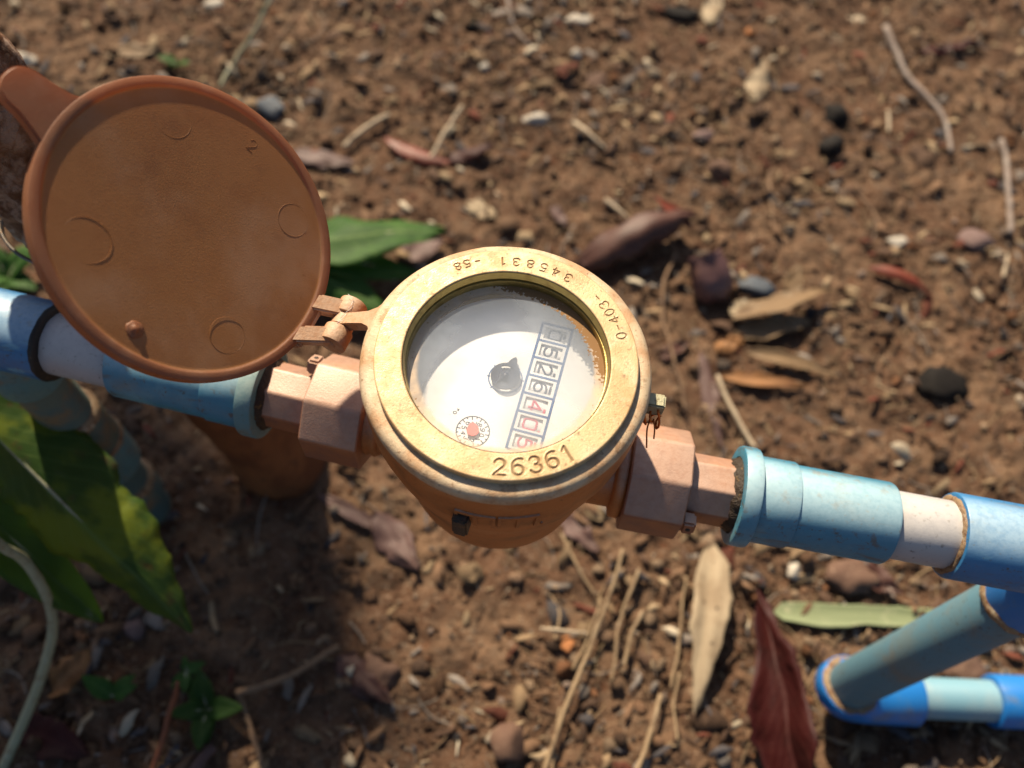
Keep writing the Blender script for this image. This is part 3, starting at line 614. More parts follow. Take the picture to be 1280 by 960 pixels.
# --- bore: bevel, groove, lower lip
pr = [(0.0332, ZT - .0003), (0.0327, ZT - .0026), (0.0326, ZT - .0029), (0.0333, ZT - .0031), (0.0333, ZT - .0038), (0.0324, ZT - .0040), (0.0322, ZT - .0068), (0.0322, ZT - .0165)]
V, Fc = circle_verts(pr); Fc = [f[::-1] for f in Fc]
mesh_obj('bore', V, [f[::-1] for f in Fc], MAT['bore'], meter, sharp=30)
# --- body
pr = [(0.0462, .2938), (0.0471, .2920), (0.0472, .282), (0.0462, .272), (0.0436, .258), (0.0405, .244), (0.0382, .230), (0.0366, .218), (0.0340, .2075), (0.029, .2005), (0.019, .1965), (0.001, .1955)]
pp = smooth_path([(r, 0, z) for r, z in pr], 60)
V, Fc = lathe([(p[0], p[2]) for p in pp], (0, 0, 0), (0, 0, 1), seg=128, cap0=False, cap1=True)
Fc = [f[::-1] for f in Fc]
V[:, :2] *= (1 + 0.006 * np.array([mnoise.fractal(Vector(v) * 70, 1, 2, 3) for v in V]))[:, None]
mesh_obj('body', V, Fc, MAT['body'], meter)
def body_r(z): 
    zs = [p[2] for p in pp][::-1]; rs = [p[0] for p in pp][::-1]; return float(np.interp(z, zs, rs))
# raised letters on the front of the body
def ribbon3(pts, nrm, hw, th):
    P = np.asarray(pts); N_ = np.asarray(nrm); T = np.gradient(P, axis=0); T /= np.linalg.norm(T, axis=1)[:, None] + 1e-12
    S = np.cross(T, N_); S /= np.linalg.norm(S, axis=1)[:, None] + 1e-12
    rows = [P - S * hw - N_ * th, P - S * hw * .8 + N_ * th, P + S * hw * .8 + N_ * th, P + S * hw - N_ * th]; n = len(P)
    V = np.concatenate(rows); Fc = []
    for i in range(n - 1):
        for a, b in ((0, 1), (1, 2), (2, 3), (3, 0)): Fc.append((a * n + i, a * n + i + 1, b * n + i + 1, b * n + i))
    Fc += [(0, n, 2 * n, 3 * n), (4 * n - 1, 3 * n - 1, 2 * n - 1, n - 1)]
    return V, Fc
def dense(st, step):
    out = [st[0]]
    for a, b in zip(st[:-1], st[1:]):
        m = max(1, int(math.hypot(b[0] - a[0], b[1] - a[1]) / step))
        out += [(a[0] + (b[0] - a[0]) * i / m, a[1] + (b[1] - a[1]) * i / m) for i in range(1, m + 1)]
    return out
parts = []
for ch, x0, w in (('m', -0.0115, 0.0108), ('m', 0.0022, 0.0108), ('.', 0.0140, 0.008)):
    for st in GL[ch]:
        st = dense(st, 0.12); pts = []; nr = []
        for gx_, gy_ in st:
            xx = x0 + gx_ * w; z = 0.2705 + gy_ * 0.0130; r = body_r(z); an = -math.pi / 2 + xx / 0.0465
            nv = np.array([math.cos(an), math.sin(an), 0.15]); pts.append(np.array([r * math.cos(an), r * math.sin(an), z])); nr.append(nv / np.linalg.norm(nv))
        parts.append(ribbon3(pts, nr, 0.00075, 0.0008))
V, Fc = join(parts); mesh_obj('raised_lettering', V, Fc, MAT['body'], meter, smooth=False)
# locating peg on the front
an = -math.pi / 2 - 0.212; z = .2735; r = body_r(z); d = np.array([math.cos(an), math.sin(an), 0]); t = np.array([-math.sin(an), math.cos(an), 0])
V, Fc = box(d * (r + 0.0008) + np.array([0, 0, z]), d, t, (0, 0, 1), 0.0030, .0026, .0066, .0007); mesh_obj('locating_peg', V, Fc, MAT['dark_metal'], meter, sharp=30)

# --- dial, in its own frame
DA = math.radians(-10.5); ZD = 0.2872
def dloc(Vl):
    Vl = np.asarray(Vl, float); c, s = math.cos(DA), math.sin(DA)
    return np.stack([Vl[:, 0] * c - Vl[:, 1] * s, Vl[:, 0] * s + Vl[:, 1] * c, Vl[:, 2] + ZD], 1)
cells = [24.9 - 7.06 * i for i in range(8)]                          # cell borders along the column, mm
CX0, CX1 = 6.9, 17.5
holes = []
for i in range(7):
    y1, y0 = cells[i] - 1.15, cells[i + 1] + 1.15
    if y0 < -27.0: pass
    holes.append([((CX0 + 1.5) * 1e-3, y0 * 1e-3), ((CX0 + 1.5) * 1e-3, y1 * 1e-3), ((CX1 - 1.5) * 1e-3, y1 * 1e-3), ((CX1 - 1.5) * 1e-3, y0 * 1e-3)])
outl = [(0.0324 * math.cos(q), 0.0324 * math.sin(q)) for q in np.linspace(0, 2 * math.pi, 97)[:-1]]
V, Fc = slab(outl, holes, -0.0006, 0.0, dloc)
dial = mesh_obj('dial', V, Fc, MAT['dial'], meter, smooth=False)
def ribbons(strokes, hw, z, name, mat, par=None):
    """flat printed strokes lying on the dial"""
    prt = []
    for st in strokes:
        st = np.array(st) ; P = np.c_[st, np.full(len(st), z)]
        prt.append(ribbon3(P, np.tile((0, 0, 1.0), (len(P), 1)), hw, 0.00004))
    V, Fc = join(prt); return mesh_obj(name, dloc(V), Fc, mat, par or dial, smooth=False)
mm = 1e-3
fr = [[(CX0 * mm, (cells[0] + .3) * mm), (CX0 * mm, cells[7] * mm)], [(CX1 * mm, (cells[0] + .3) * mm), (CX1 * mm, cells[7] * mm)]]
fr += [[((CX0 + .3) * mm, c * mm), ((CX1 - .3) * mm, c * mm)] for c in cells]
ribbons([dense(s, .02) for s in fr], 0.00044, 0.00006, 'counter_frame', MAT['print_blue'])
for i, ch in enumerate('O526' + '4O5'):
    yc = (cells[i] + cells[i + 1]) / 2
    # wheel: a slice of a drum seen in its window
    nU = 9; us = np.linspace(-1, 1, nU); W = 4.4 * mm; hy = 2.75 * mm
    rows = []
    for u in us: rows += [((CX0 + CX1) / 2 * mm + u * W, yc * mm - hy, -0.0007 - 0.0004 * u * u), ((CX0 + CX1) / 2 * mm + u * W, yc * mm + hy, -0.0007 - 0.0004 * u * u)]
    rows = np.array(rows); rows2 = rows.copy(); rows2[:, 2] -= 0.0008
    Vv = np.concatenate([rows, rows2]); n2 = len(rows); Fc = []
    for k in range(nU - 1):
        a = 2 * k; Fc += [(a, a + 2, a + 3, a + 1), (n2 + a, n2 + a + 1, n2 + a + 3, n2 + a + 2), (a, n2 + a, n2 + a + 2, a + 2), (a + 1, a + 3, n2 + a + 3, n2 + a + 1)]
    mesh_obj('number_wheel', dloc(Vv), Fc, MAT['wheel'], dial)
    strokes = []
    hgt, wid = 4.3 * mm, 3.9 * mm / .6 * .95
    for st in GL[ch]:
        # letters turned a quarter turn: their tops point to +x
        strokes.append([((CX0 + CX1) / 2 * mm + (y - .5) * hgt - .1 * mm, yc * mm - (x - .3) * wid) for x, y in dense(st, .08)])
    for sx in (1,):     # ends of the neighbouring numbers on the wheel
        x = (CX0 + CX1) / 2 * mm + sx * 3.25 * mm
        strokes.append([(x, yc * mm - (1.6 if i % 2 else .6) * mm), (x, yc * mm - (2.1 if i % 3 else -1.2) * mm)])
    ribbons(strokes, 0.00034, -0.00058, 'number', MAT['print_black'] if i < 4 else MAT['print_red'])
# rotor with pointer
def circ(r, n=40, cx=0, cy=0): return [(cx + r * math.cos(q), cy + r * math.sin(q)) for q in np.linspace(0, 2 * math.pi, n + 1)]
tick = [[(5.2 * mm * math.cos(q), 5.2 * mm * math.sin(q)), (6.2 * mm * math.cos(q), 6.2 * mm * math.sin(q))] for q in np.arange(8) * math.pi / 4 + .12]
ribbons([circ(5.6 * mm)] + tick, 0.00022, 0.00006, 'rotor_scale', MAT['print_blue'])
def sector(r0, r1, a0, a1, n=10):
    A = np.radians(np.linspace(a0, a1, n)); return [(r1 * math.cos(q), r1 * math.sin(q)) for q in A] + [(r0 * math.cos(q), r0 * math.sin(q)) for q in A[::-1]]
o_ = []
for q in np.linspace(0, 360, 73)[:-1]:
    r = 4.95 * mm
    w = (q - 78 + 180) % 360 - 180
    if abs(w) < 18: r = 4.95 * mm + 3.3 * mm * max(0, 1 - abs(w) / 17.5) ** .8
    o_.append((r * math.cos(math.radians(q)), r * math.sin(math.radians(q))))
V, Fc = slab(o_, [sector(1.2 * mm, 3.9 * mm, 58, 128), sector(1.2 * mm, 3.9 * mm, 238, 308)], .0013, .0019, dloc)
rotor = mesh_obj('rotor', V, Fc, MAT['hub'], meter, sharp=30)
V, Fc = lathe([(0.0016, .0001), (0.0013, .0012), (0.0011, .0022), (0.0007, .0026), (0.0001, .0027)], (0, 0, 0), (0, 0, 1), seg=24); mesh_obj('rotor_pin', dloc(V), Fc, MAT['hub'], rotor)
V, Fc = lathe([(0.0047, .0013), (0.0047, .0006), (0.0043, .0006), (0.0043, .0013)], (0, 0, 0), (0, 0, 1), seg=48, cap0=False, cap1=False); mesh_obj('rotor_skirt', dloc(V), Fc, MAT['hub'], rotor)
# small red-pointer dial
sx, sy = -5.0 * mm, -21.8 * mm
st = [circ(5.4 * mm, 40, sx, sy)]
for k in range(20):
    q = k * math.pi / 10; r0 = 4.1 * mm if k % 2 == 0 else 4.7 * mm
    st.append([(sx + r0 * math.cos(q), sy + r0 * math.sin(q)), (sx + 5.3 * mm * math.cos(q), sy + 5.3 * mm * math.sin(q))])
ribbons(st, 0.00018, 0.00006, 'small_dial_scale', MAT['print_black'])
st = []
for k in range(10):
    q = math.radians(62 - 36 * (k - 8)); cx, cy = sx + 3.15 * mm * math.cos(q), sy + 3.15 * mm * math.sin(q)
    for s_ in GL[str(k)]: st.append([(cx + (y - .5) * 1.5 * mm, cy - (x - .3) * 1.7 * mm) for x, y in dense(s_, .2)])
ribbons(st, 0.00014, 0.00006, 'small_dial_numbers', MAT['print_black'])
V, Fc = slab([(sx + 2.0 * mm * math.cos(q) * (1.0 + .35 * max(0, math.cos(q - 1.9)) ** 6), sy + 2.0 * mm * math.sin(q) * (1.0 + .35 * max(0, math.cos(q - 1.9)) ** 6)) for q in np.linspace(0, 2 * math.pi, 41)[:-1]], [], .0006, .0011, dloc)
mesh_obj('red_pointer', V, Fc, MAT['red_pointer'], dial, smooth=False)
st = []
for ch, x0 in (('x', 0), ('0', 1.3), ('.', 2.5)):
    for s_ in GL[ch]: st.append([(-11.6 * mm - .7 * x0 * mm + (y - .5) * 1.1 * mm, -15.6 * mm - 1.0 * x0 * mm - (x - .3) * 1.6 * mm) for x, y in dense(s_, .2)])
ribbons(st, 0.00014, 0.00006, 'multiplier_mark', MAT['print_black'])
# glass: clear, misted with sky glare painted in, dirt along the edge
def glass_mat():
    m = bpy.data.materials.new('dusty_meter_glass'); m.use_nodes = True; nt = m.node_tree; N = nt.nodes; L = nt.links; N.clear()
    out = N.new('ShaderNodeOutputMaterial'); tr = N.new('ShaderNodeBsdfTransparent'); gl = N.new('ShaderNodeBsdfGlossy'); gl.inputs['Roughness'].default_value = .04
    fr_ = N.new('ShaderNodeFresnel'); fr_.inputs[0].default_value = 1.5
    ge = N.new('ShaderNodeNewGeometry'); fb = N.new('ShaderNodeMath'); fb.operation = 'MULTIPLY'; iv = N.new('ShaderNodeMath'); iv.operation = 'SUBTRACT'; iv.inputs[0].default_value = 1.0; L.new(ge.outputs['Backfacing'], iv.inputs[1]); L.new(fr_.outputs[0], fb.inputs[0]); L.new(iv.outputs[0], fb.inputs[1])
    a = N.new('ShaderNodeMixShader'); L.new(fb.outputs[0], a.inputs[0]); L.new(tr.outputs[0], a.inputs[1]); L.new(gl.outputs[0], a.inputs[2])
    tc = N.new('ShaderNodeTexCoord'); sp = N.new('ShaderNodeSeparateXYZ'); L.new(tc.outputs['Object'], sp.inputs[0])
    def math_(op, x, y=None):
        q = N.new('ShaderNodeMath'); q.operation = op
        for i, v in enumerate((x, y)):
            if v is None: continue
            if isinstance(v, (int, float)): q.inputs[i].default_value = v
            else: L.new(v, q.inputs[i])
        return q.outputs[0]
    def mr(src, lo, hi, o0=0., o1=1.):
        q = N.new('ShaderNodeMapRange'); q.interpolation_type = 'SMOOTHSTEP'
        for i, v in enumerate((lo, hi, o0, o1)): q.inputs[i + 1].default_value = v
        L.new(src, q.inputs[0]); return q.outputs[0]
    def nz(scale, det):
        n = N.new('ShaderNodeTexNoise'); n.inputs['Scale'].default_value = scale; n.inputs['Detail'].default_value = det; L.new(tc.outputs['Object'], n.inputs['Vector']); return n.outputs['Fac']
    rr = math_('SQRT', math_('ADD', math_('MULTIPLY', sp.outputs[0], sp.outputs[0]), math_('MULTIPLY', sp.outputs[1], sp.outputs[1])))
    # condensation, its blue patches painting in the sky's reflection
    mist_glare = mr(nz(42, 3), .40, .60, .22, .48)
    dm = N.new('ShaderNodeBsdfDiffuse'); dm.inputs[0].default_value = (.40, .47, .57, 1)
    tm = N.new('ShaderNodeBsdfTranslucent'); tm.inputs[0].default_value = (.92, .94, .96, 1); mm_ = N.new('ShaderNodeMixShader'); mm_.inputs[0].default_value = .5; L.new(dm.outputs[0], mm_.inputs[1]); L.new(tm.outputs[0], mm_.inputs[2])
    b = N.new('ShaderNodeMixShader'); L.new(mist_glare, b.inputs[0]); L.new(a.outputs[0], b.inputs[1]); L.new(mm_.outputs[0], b.inputs[2])
    # fine pale dust film at the edge
    edge = mr(math_('ADD', rr, math_('MULTIPLY', nz(300, 4), .0012)), .0288, .0306); film = math_('MULTIPLY', edge, mr(nz(260, 5), .3, .65, .45, .9))
    dd = N.new('ShaderNodeBsdfDiffuse'); dd.inputs[0].default_value = (.60, .47, .35, 1)
    c = N.new('ShaderNodeMixShader'); L.new(film, c.inputs[0]); L.new(b.outputs[0], c.inputs[1]); L.new(dd.outputs[0], c.inputs[2])
    # packed dirt, mostly in one arc of the edge
    dirx = math_('ADD', math_('MULTIPLY', sp.outputs[0], math.cos(math.radians(48))), math_('MULTIPLY', sp.outputs[1], math.sin(math.radians(48))))
    arcm = mr(dirx, .014, .027)
    thr = math_('ADD', mr(rr, .0262, .0312, 0., .46), math_('MULTIPLY', arcm, .44))
    grain = nz(950, 5)
    pk = mr(math_('ADD', math_('MULTIPLY', grain, 1.5), math_('MULTIPLY', thr, 1.25)), 1.52, 1.62)
    pk = math_('MULTIPLY', pk, mr(rr, .0245, .0275))
    db = N.new('ShaderNodeBsdfDiffuse'); db.inputs[0].default_value = (.25, .145, .07, 1)
    e = N.new('ShaderNodeMixShader'); L.new(pk, e.inputs[0]); L.new(c.outputs[0], e.inputs[1]); L.new(db.outputs[0], e.inputs[2])
    L.new(e.outputs[0], out.inputs[0]); return m
V, Fc = lathe([(0.0323, .2926), (0.0323, .2948)], (0, 0, 0), (0, 0, 1), seg=96, cap0=False, cap1=False)
ringn = 14; Vg2 = []; Fg2 = []
for i in range(ringn + 1):
    r = 0.0323 * i / ringn + 1e-5
    for j in range(96):
        q = 2 * math.pi * j / 96; Vg2.append((r * math.cos(q), r * math.sin(q), 0.2948 + 0.0004 * (1 - (i / ringn) ** 2)))
for i in range(ringn):
    for j in range(96): k = (j + 1) % 96; Fg2.append((i * 96 + j, (i + 1) * 96 + j, (i + 1) * 96 + k, i * 96 + k))
Fg2.append(tuple(range(96)))
mesh_obj('glass', Vg2, Fg2, glass_mat(), meter)

# --- side outlets, nuts and tailpieces
LD = np.array([math.cos(math.radians(-9.05)), math.sin(math.radians(-9.05)), 0]); L0 = np.array([-0.06454, 0.00861, 0.234])
RD = np.array([math.cos(math.radians(-6.04)), math.sin(math.radians(-6.04)), 0]); R0 = np.array([0.06027, -0.00963, 0.234])
def sL(x): return (x - L0[0]) / LD[0]
def sR(x): return (x - R0[0]) / RD[0]
outR = pipe('outlet', R0, RD, sR(0.018), sR(0.052), 0.0135, MAT['body'], meter)
outL = pipe('outlet', L0, LD, sL(-0.056), sL(-0.018), 0.0135, MAT['body'], meter)
V, Fc = lathe([(0.0140, sL(-.0545) - 0), (0.0150, sL(-.0530)), (0.0140, sL(-.0515)), (0.0150, sL(-.0500)), (0.0140, sL(-.0485)), (0.0150, sL(-.0470)), (0.0138, sL(-.0450))], L0, LD, seg=48); mesh_obj('thread', V, Fc, MAT['body'], outL)
V, Fc = lathe([(0.0138, sR(.0440)), (0.0170, sR(.0450)), (0.0172, sR(.0478)), (0.0160, sR(.0490))], R0, RD, seg=48); mesh_obj('collar', V, Fc, MAT['body'], outR)
OCT = math.radians(22.5)
nutL = prism('union_nut', L0, LD, sL(-.0735), sL(-.0508), 0.0212, 8, MAT['nut'], meter, phase=OCT, bev=0.0013)
nutR = prism('union_nut', R0, RD, sR(.0488), sR(.0712), 0.0212, 8, MAT['nut'], meter, phase=OCT, bev=0.0013)
prism('tailpiece', L0, LD, sL(-.0935), sL(-.0705), 0.0133, 8, MAT['nut'], meter, phase=OCT, bev=0.0009)
prism('tailpiece', R0, RD, sR(.0690), sR(.0905), 0.0133, 8, MAT['nut'], meter, phase=OCT, bev=0.0009)
# sealing ears with a dark disc standing for the shaded wire hole
def ear(p0, ax, s, phi, par):
    a, t, sd = frame(ax); d = t * math.cos(phi) - np.array(sd) * math.sin(phi) * -1
    tn = np.cross(a, d); c = p0 + a * s + d * 0.0172
    V, Fc = box(c, a, tn, d, .0026, .0034, .0030, .0009); o = mesh_obj('seal_ear', V, Fc, MAT['nut'], par, sharp=30)
    V, Fc = lathe([(0.0009, 0.0), (0.0009, .00012)], c + d * 0.00301, d, seg=16); mesh_obj('hole_shade_disc', V, Fc, MAT['rubber'], o)
ear(R0, RD, sR(.0735), math.radians(75), nutR)
ear(L0, LD, sL(-.0755), math.radians(-35), nutL)

# --- sealing screw and copper wire on the right of the rim
c = np.array([0.0497, -0.0048, 0.2872]); rd = np.array([0.995, -0.1, 0.0]); tn = np.array([0.1, 0.995, 0])
V, Fc = box(c, rd, tn, (0, 0, 1), .0036, .0025, .0034, .0006); lug = mesh_obj('seal_lug', V, Fc, MAT['seal'], meter, sharp=30)
def wire_pts():
    P = []
    for i in range(44):
        q = i * 0.42; k = i / 44
        P.append(c + rd * (-.003 + .0065 * k + .0006 * math.sin(q * 2.1)) + tn * (.0034 * math.cos(q)) * (0.8 + .25 * math.sin(i)) + np.array([0, 0, -.0022 - .0012 * math.sin(i * .7) + .0040 * math.sin(q)]) + np.array([0, -.0022, -.0018]))
    return P
V1 = sweep(wire_pts(), 0.00042, 6)
e1 = sweep(smooth_path([c + rd * .000 + tn * -.004 + np.array([0, 0, -.003]), c + rd * -.0005 + tn * -.0075 + np.array([0, 0, -.0045]), c + rd * .0005 + tn * -.0125 + np.array([0, 0, -.008])], 12), 0.00028, 6)
e2 = sweep(smooth_path([c + rd * .001 + tn * -.004 + np.array([0, 0, -.003]), c + rd * .0018 + tn * -.007 + np.array([0, 0, -.0035]), c + rd * .0022 + tn * -.010 + np.array([0, 0, -.0055])], 12), 0.00028, 6)
V, Fc = join([V1, e1, e2]); mesh_obj('seal_wire', V, Fc, MAT['copper'], lug)

# --- lid, open and leaning back
LC = np.array([-0.0984, 0.0231, 0.3235]); LN = np.array([.693, -.206, .691]); LN /= np.linalg.norm(LN)
LA = np.array([.2852, .9585, 0]); LA /= np.linalg.norm(LA); LB = np.cross(LN, LA)
_q = np.array(Matrix.Rotation(math.radians(0.0), 3, Vector(LA))); LN = _q @ LN; LB = _q @ LB; LC = np.array([-0.0580, 0.0176, 0.2842]) + _q @ (LC - np.array([-0.0580, 0.0176, 0.2842]))
def lw(P): P = np.asarray(P, float); return LC + P[:, :1] * LA + P[:, 1:2] * LB + P[:, 2:] * LN
prf = [(0.0001, -.0011), (.020, -.0010), (.040, -.0007), (.0430, -.0007), (.0436, -.0007), (.0440, -.0006), (.0443, -.0003), (.0446, -.0001), (.0449, 0.0), (.0471, 0.0), (.0474, -.0002), (.0475, -.0006), (.0475, -.0050), (.0470, -.0058), (.040, -.0064), (.02, -.0070), (.0001, -.0072)]
V, Fc = lathe(prf, (0, 0, 0), (0, 0, 1), seg=160, cap0=False, cap1=False)
lidN = np.array([mnoise.noise(Vector(v) * 25) for v in V]); V[:, 2] += np.where(V[:, 2] > -.0045, lidN * .0003, 0)
lid = mesh_obj('lid', lw(V), Fc, MAT['lidrim'], meter, sharp=38)
lid.data.materials.append(MAT['lid'])
seg_ = 160
for p in lid.data.polygons:
    if p.index < seg_ * 5: p.material_index = 1
# thumb tab at the far side
def tab_outline():
    P = [(-.0112, .0440), (-.0092, .0490), (-.0074, .0545), (-.0068, .0590), (-.0052, .0620), (-.0022, .0634), (.0018, .0632), (.0046, .0615), (.0060, .0585), (.0068, .0530), (.0082, .0478), (.0112, .0442)]
    q = smooth_path([(x, y, 0) for x, y in P], 44); q = [(a[0], a[1]) for a in q]
    rr = [(0.0446 * math.sin(t), 0.0446 * math.cos(t)) for t in np.linspace(.235, -.235, 8)]
    return (q + rr)
V, Fc = slab(tab_outline()[::-1], [], -.0046, -.00015, lw)
tabm = bpy.data.meshes.new('x'); tabm.from_pydata([tuple(v) for v in V], [], Fc); bm = bmesh.new(); bm.from_mesh(tabm); bmesh.ops.recalc_face_normals(bm, faces=bm.faces)
ed = [e for e in bm.edges if len(e.link_faces) == 2 and e.calc_face_angle(0) > 1.2]
bmesh.ops.bevel(bm, geom=ed, offset=.0007, segments=3, affect='EDGES'); bm.to_mesh(tabm); bm.free()
mesh_obj('thumb_tab', [v.co[:] for v in tabm.vertices], [tuple(p.vertices) for p in tabm.polygons], MAT['lidrim'], lid, sharp=40)
# mould marks
for (x, y), r in (((.0237, .0247), .0058), ((-.0246, .0224), .0067), ((.0256, -.0229), .0056), ((-.0219, -.0255), .0058)):
    prt = sweep(lw([(x + r * math.cos(q), y + r * math.sin(q), -.00076) for q in np.linspace(0, 2 * math.pi, 49)]), 0.00006, 6)
    mesh_obj('mould_mark', *prt, MAT['lid'], lid)
V, Fc = lathe([(.0027, -.0010), (.0026, -.0005), (.0022, -.0003), (.0012, -.0003), (.0009, .0003), (.0001, .0005)], (-.0378, -.002, 0), (0, 0, 1), seg=24)
V[:, :2] += np.array([[mnoise.noise(Vector(v) * 600) * .0004] * 2 for v in V]); mesh_obj('moulding_stub', lw(V), Fc, MAT['lidrim'], lid)
st = [ [(.0371 + (y - .5) * -.0 + (x - .3) * .0 , 0)] for x, y in [(0, 0)]]
pts2 = [(.0385 - .0042 * (1 - y) + 0, .0018 - (x - .3) * .0042) for x, y in dense(GL['2'][0], .08)]
mesh_obj('mould_number', *sweep(lw([(a, b, -.00070) for a, b in pts2]), 0.00008, 6), MAT['lid'], lid)
# hinge: two lid knuckles, a tongue from the rim, a pin
HP = np.array([-0.0580, 0.0176, 0.2842]); HA = LA
def cyl(s0, s1, r, name, mat, par, bev=.0005): return pipe(name, HP, HA, s0, s1, r, mat, par, bev=bev, seg=40)
cyl(.0027, .0090, .0051, 'hinge_knuckle', MAT['hinge'], lid); cyl(-.0094, -.0027, .0051, 'hinge_knuckle', MAT['hinge'], lid)
for s0, s1 in ((.0026, .0084), (-.0088, -.0026)):
    sm = (s0 + s1) / 2; a = HP + HA * sm + LN * .0006; b = LC - LB * .0445 + HA * (sm * 1.25) - LN * .0022
    dv = b - a; ln = np.linalg.norm(dv); dv /= ln; nn = np.cross(HA, dv)
    V, Fc = box((a + b) / 2, dv, HA, nn, ln / 2, (s1 - s0) / 2 * 1.12, .0026, .0006); mesh_obj('hinge_arm', V, Fc, MAT['hinge'], lid, sharp=30)
b = LC - LB * .0462 - LN * .0026; dv = -LB
V, Fc = box(b, LB, HA, LN, .0026, .0098, .0023, .0008); mesh_obj('hinge_base', V, Fc, MAT['hinge'], lid, sharp=30)
rad_ = np.array([math.cos(math.radians(163.4)), math.sin(math.radians(163.4)), 0]); tan_ = np.array([-rad_[1], rad_[0], 0])
a = HP + np.array([0, 0, .0012]); b = rad_ * .0450 + np.array([0, 0, .2962])
prt = []
dv = b - a; ln = np.linalg.norm(dv); dv /= ln; nn = np.cross(dv, tan_)
sec = []
for k, wd in ((0, .0024), (.35, .0023), (.7, .0026), (.9, .0040), (1.05, .0070)):
    cc = a + dv * ln * k
    sec.append([cc - tan_ * wd - nn * .0021, cc + tan_ * wd - nn * .0021, cc + tan_ * wd + nn * .0021, cc - tan_ * wd + nn * .0021])
V = np.array([p for s_ in sec for p in s_]); Fc = [(i * 4 + j, i * 4 + (j + 1) % 4, i * 4 + 4 + (j + 1) % 4, i * 4 + 4 + j) for i in range(len(sec) - 1) for j in range(4)] + [(3, 2, 1, 0), tuple(len(V) - 4 + j for j in range(4))]
tong = mesh_obj('hinge_tongue', V, Fc, MAT['hinge'], meter, smooth=False)
V, Fc = lathe([(.0038, -.0024), (.0042, -.002), (.0042, .002), (.0038, .0024)], HP, HA, seg=32); mesh_obj('tongue_eye', V, Fc, MAT['hinge'], tong, sharp=40)
cyl(-.0098, .0108, .0017, 'hinge_pin', MAT['hinge'], tong)
# cobweb threads at the hinge
prt = []
for k in range(9):
    a = HP + HA * random.uniform(-.001, .007) + LN * .0045 + LB * random.uniform(-.001, .003); b = a + HA * random.uniform(-.005, .002) - LN * random.uniform(0, .0012) + LB * random.uniform(-.001, .004)
    prt.append(sweep(smooth_path([a, (a + b) / 2 + LN * .0004, b], 6), 0.00007, 4))
V, Fc = join(prt); mesh_obj('cobweb', V, Fc, MAT['web'], tong)

# ================================================================== right pipe run
rp = thing('water_pipe', 'blue and grey plastic pipe run right of the meter with its leg to the ground', 'pipe', (R0[0] + .06, R0[1] - .006, 0.0))
V, Fc = lathe([(.0122, sR(.0872)), (.0135, sR(.0884)), (.0146, sR(.0903)), (.0150, sR(.0930))], R0, RD, seg=64)
V = V + np.array([mnoise.noise_vector(Vector(v) * 350) for v in V]) * .0011; mesh_obj('thread_seal', V, Fc, MAT['tape'], rp)
fl = pipe('flange', R0, RD, sR(.0905), sR(.0972), .0192, MAT['teal'], rp, r_in=.0150, bev=.0009)
cp = pipe('coupling', R0, RD, sR(.0965), sR(.1484), .0157, MAT['teal'], rp, bev=.0012)
pipe('collar', R0, RD, sR(.0968), sR(.1117), .0166, MAT['teal'], cp, bev=.0007)
pipe('grey_pipe', R0, RD, sR(.1470), sR(.1760), .0130, MAT['grey'], rp)
tee = pipe('tee', R0, RD, sR(.1714), sR(.262), .0164, MAT['blue'], rp, r_in=.0132, bev=.0010)
V, Fc = lathe([(.0129, sR(.1706)), (.0146, sR(.1706)), (.0150, sR(.1716)), (.0146, sR(.1728)), (.0129, sR(.1728))], R0, RD, seg=72)
V = V + np.array([mnoise.noise_vector(Vector(v) * 300) for v in V]) * .0007; mesh_obj('glue_rim', V, Fc, MAT['glue'], tee)
pb = unproj(1052, 862, .030); pt_ = R0 + RD * sR(.226) + np.array([0, 0, -.004])
leg_d = pb - pt_; leg_l = np.linalg.norm(leg_d); leg_d /= leg_l
pipe('tee_branch', pt_, leg_d, 0.0, 0.042, .0150, MAT['blue_new'], tee, bev=.001)
rs = pipe('riser', pt_, leg_d, 0.036, leg_l, .0128, MAT['riser'], rp)
V, Fc = lathe([(.0127, .036), (.0153, .0405), (.0155, .0425), (.0131, .0455)], pt_, leg_d, seg=64); V = V + np.array([mnoise.noise_vector(Vector(v) * 200) for v in V]) * .0012
mesh_obj('glue_rim', V, Fc, MAT['glue'], rs)
# elbow at the ground and the pipe going off to the right
e_in = pb - leg_d * .012; q1 = unproj(1130, 882, .016); q2 = unproj(1290, 889, .016); od = (q2 - q1) / np.linalg.norm(q2 - q1)
corner = pb + leg_d * 0.008; corner[2] = .018
tt = np.linspace(0, 1, 26)[:, None]; path = (1 - tt) ** 2 * e_in + 2 * tt * (1 - tt) * corner + tt ** 2 * (corner + od * .030)
el = mesh_obj('elbow', *sweep(path, .0160, 40), MAT['blue_new'], rp)
V, Fc = lathe([(.0128, -.0002), (.0158, -.0005), (.0163, .0006), (.0162, .0016), (.0156, .002)], e_in, leg_d, seg=48); V = V + np.array([mnoise.noise_vector(Vector(v) * 200) for v in V]) * .0010
mesh_obj('glue_rim', V, Fc, MAT['glue'], el)
p_c = corner + od * .026
V, Fc = lathe([(.0150, .0006), (.0168, .0010), (.0170, .0020), (.0170, .0100), (.0160, .0112), (.0150, .0112)], e_in, leg_d, seg=48, cap0=False, cap1=False); mesh_obj('socket_lip', V, Fc, MAT['blue_new'], el, sharp=40)
prof_ = [(0.016, .0), (.0162, .022), (.0150, .0235)]
V, Fc = lathe(prof_, p_c, od, seg=48); mesh_obj('socket', V, Fc, MAT['blue_new'], el, sharp=40)
pipe('ground_pipe', p_c, od, .02, .40, .0118, MAT['low_pipe'], rp)
s_end = float(np.dot(unproj(1238, 886, .016) - p_c, od))
pipe('ground_coupling', p_c, od, s_end, s_end + .06, .0152, MAT['blue_new'], rp, r_in=.0119, bev=.0012)

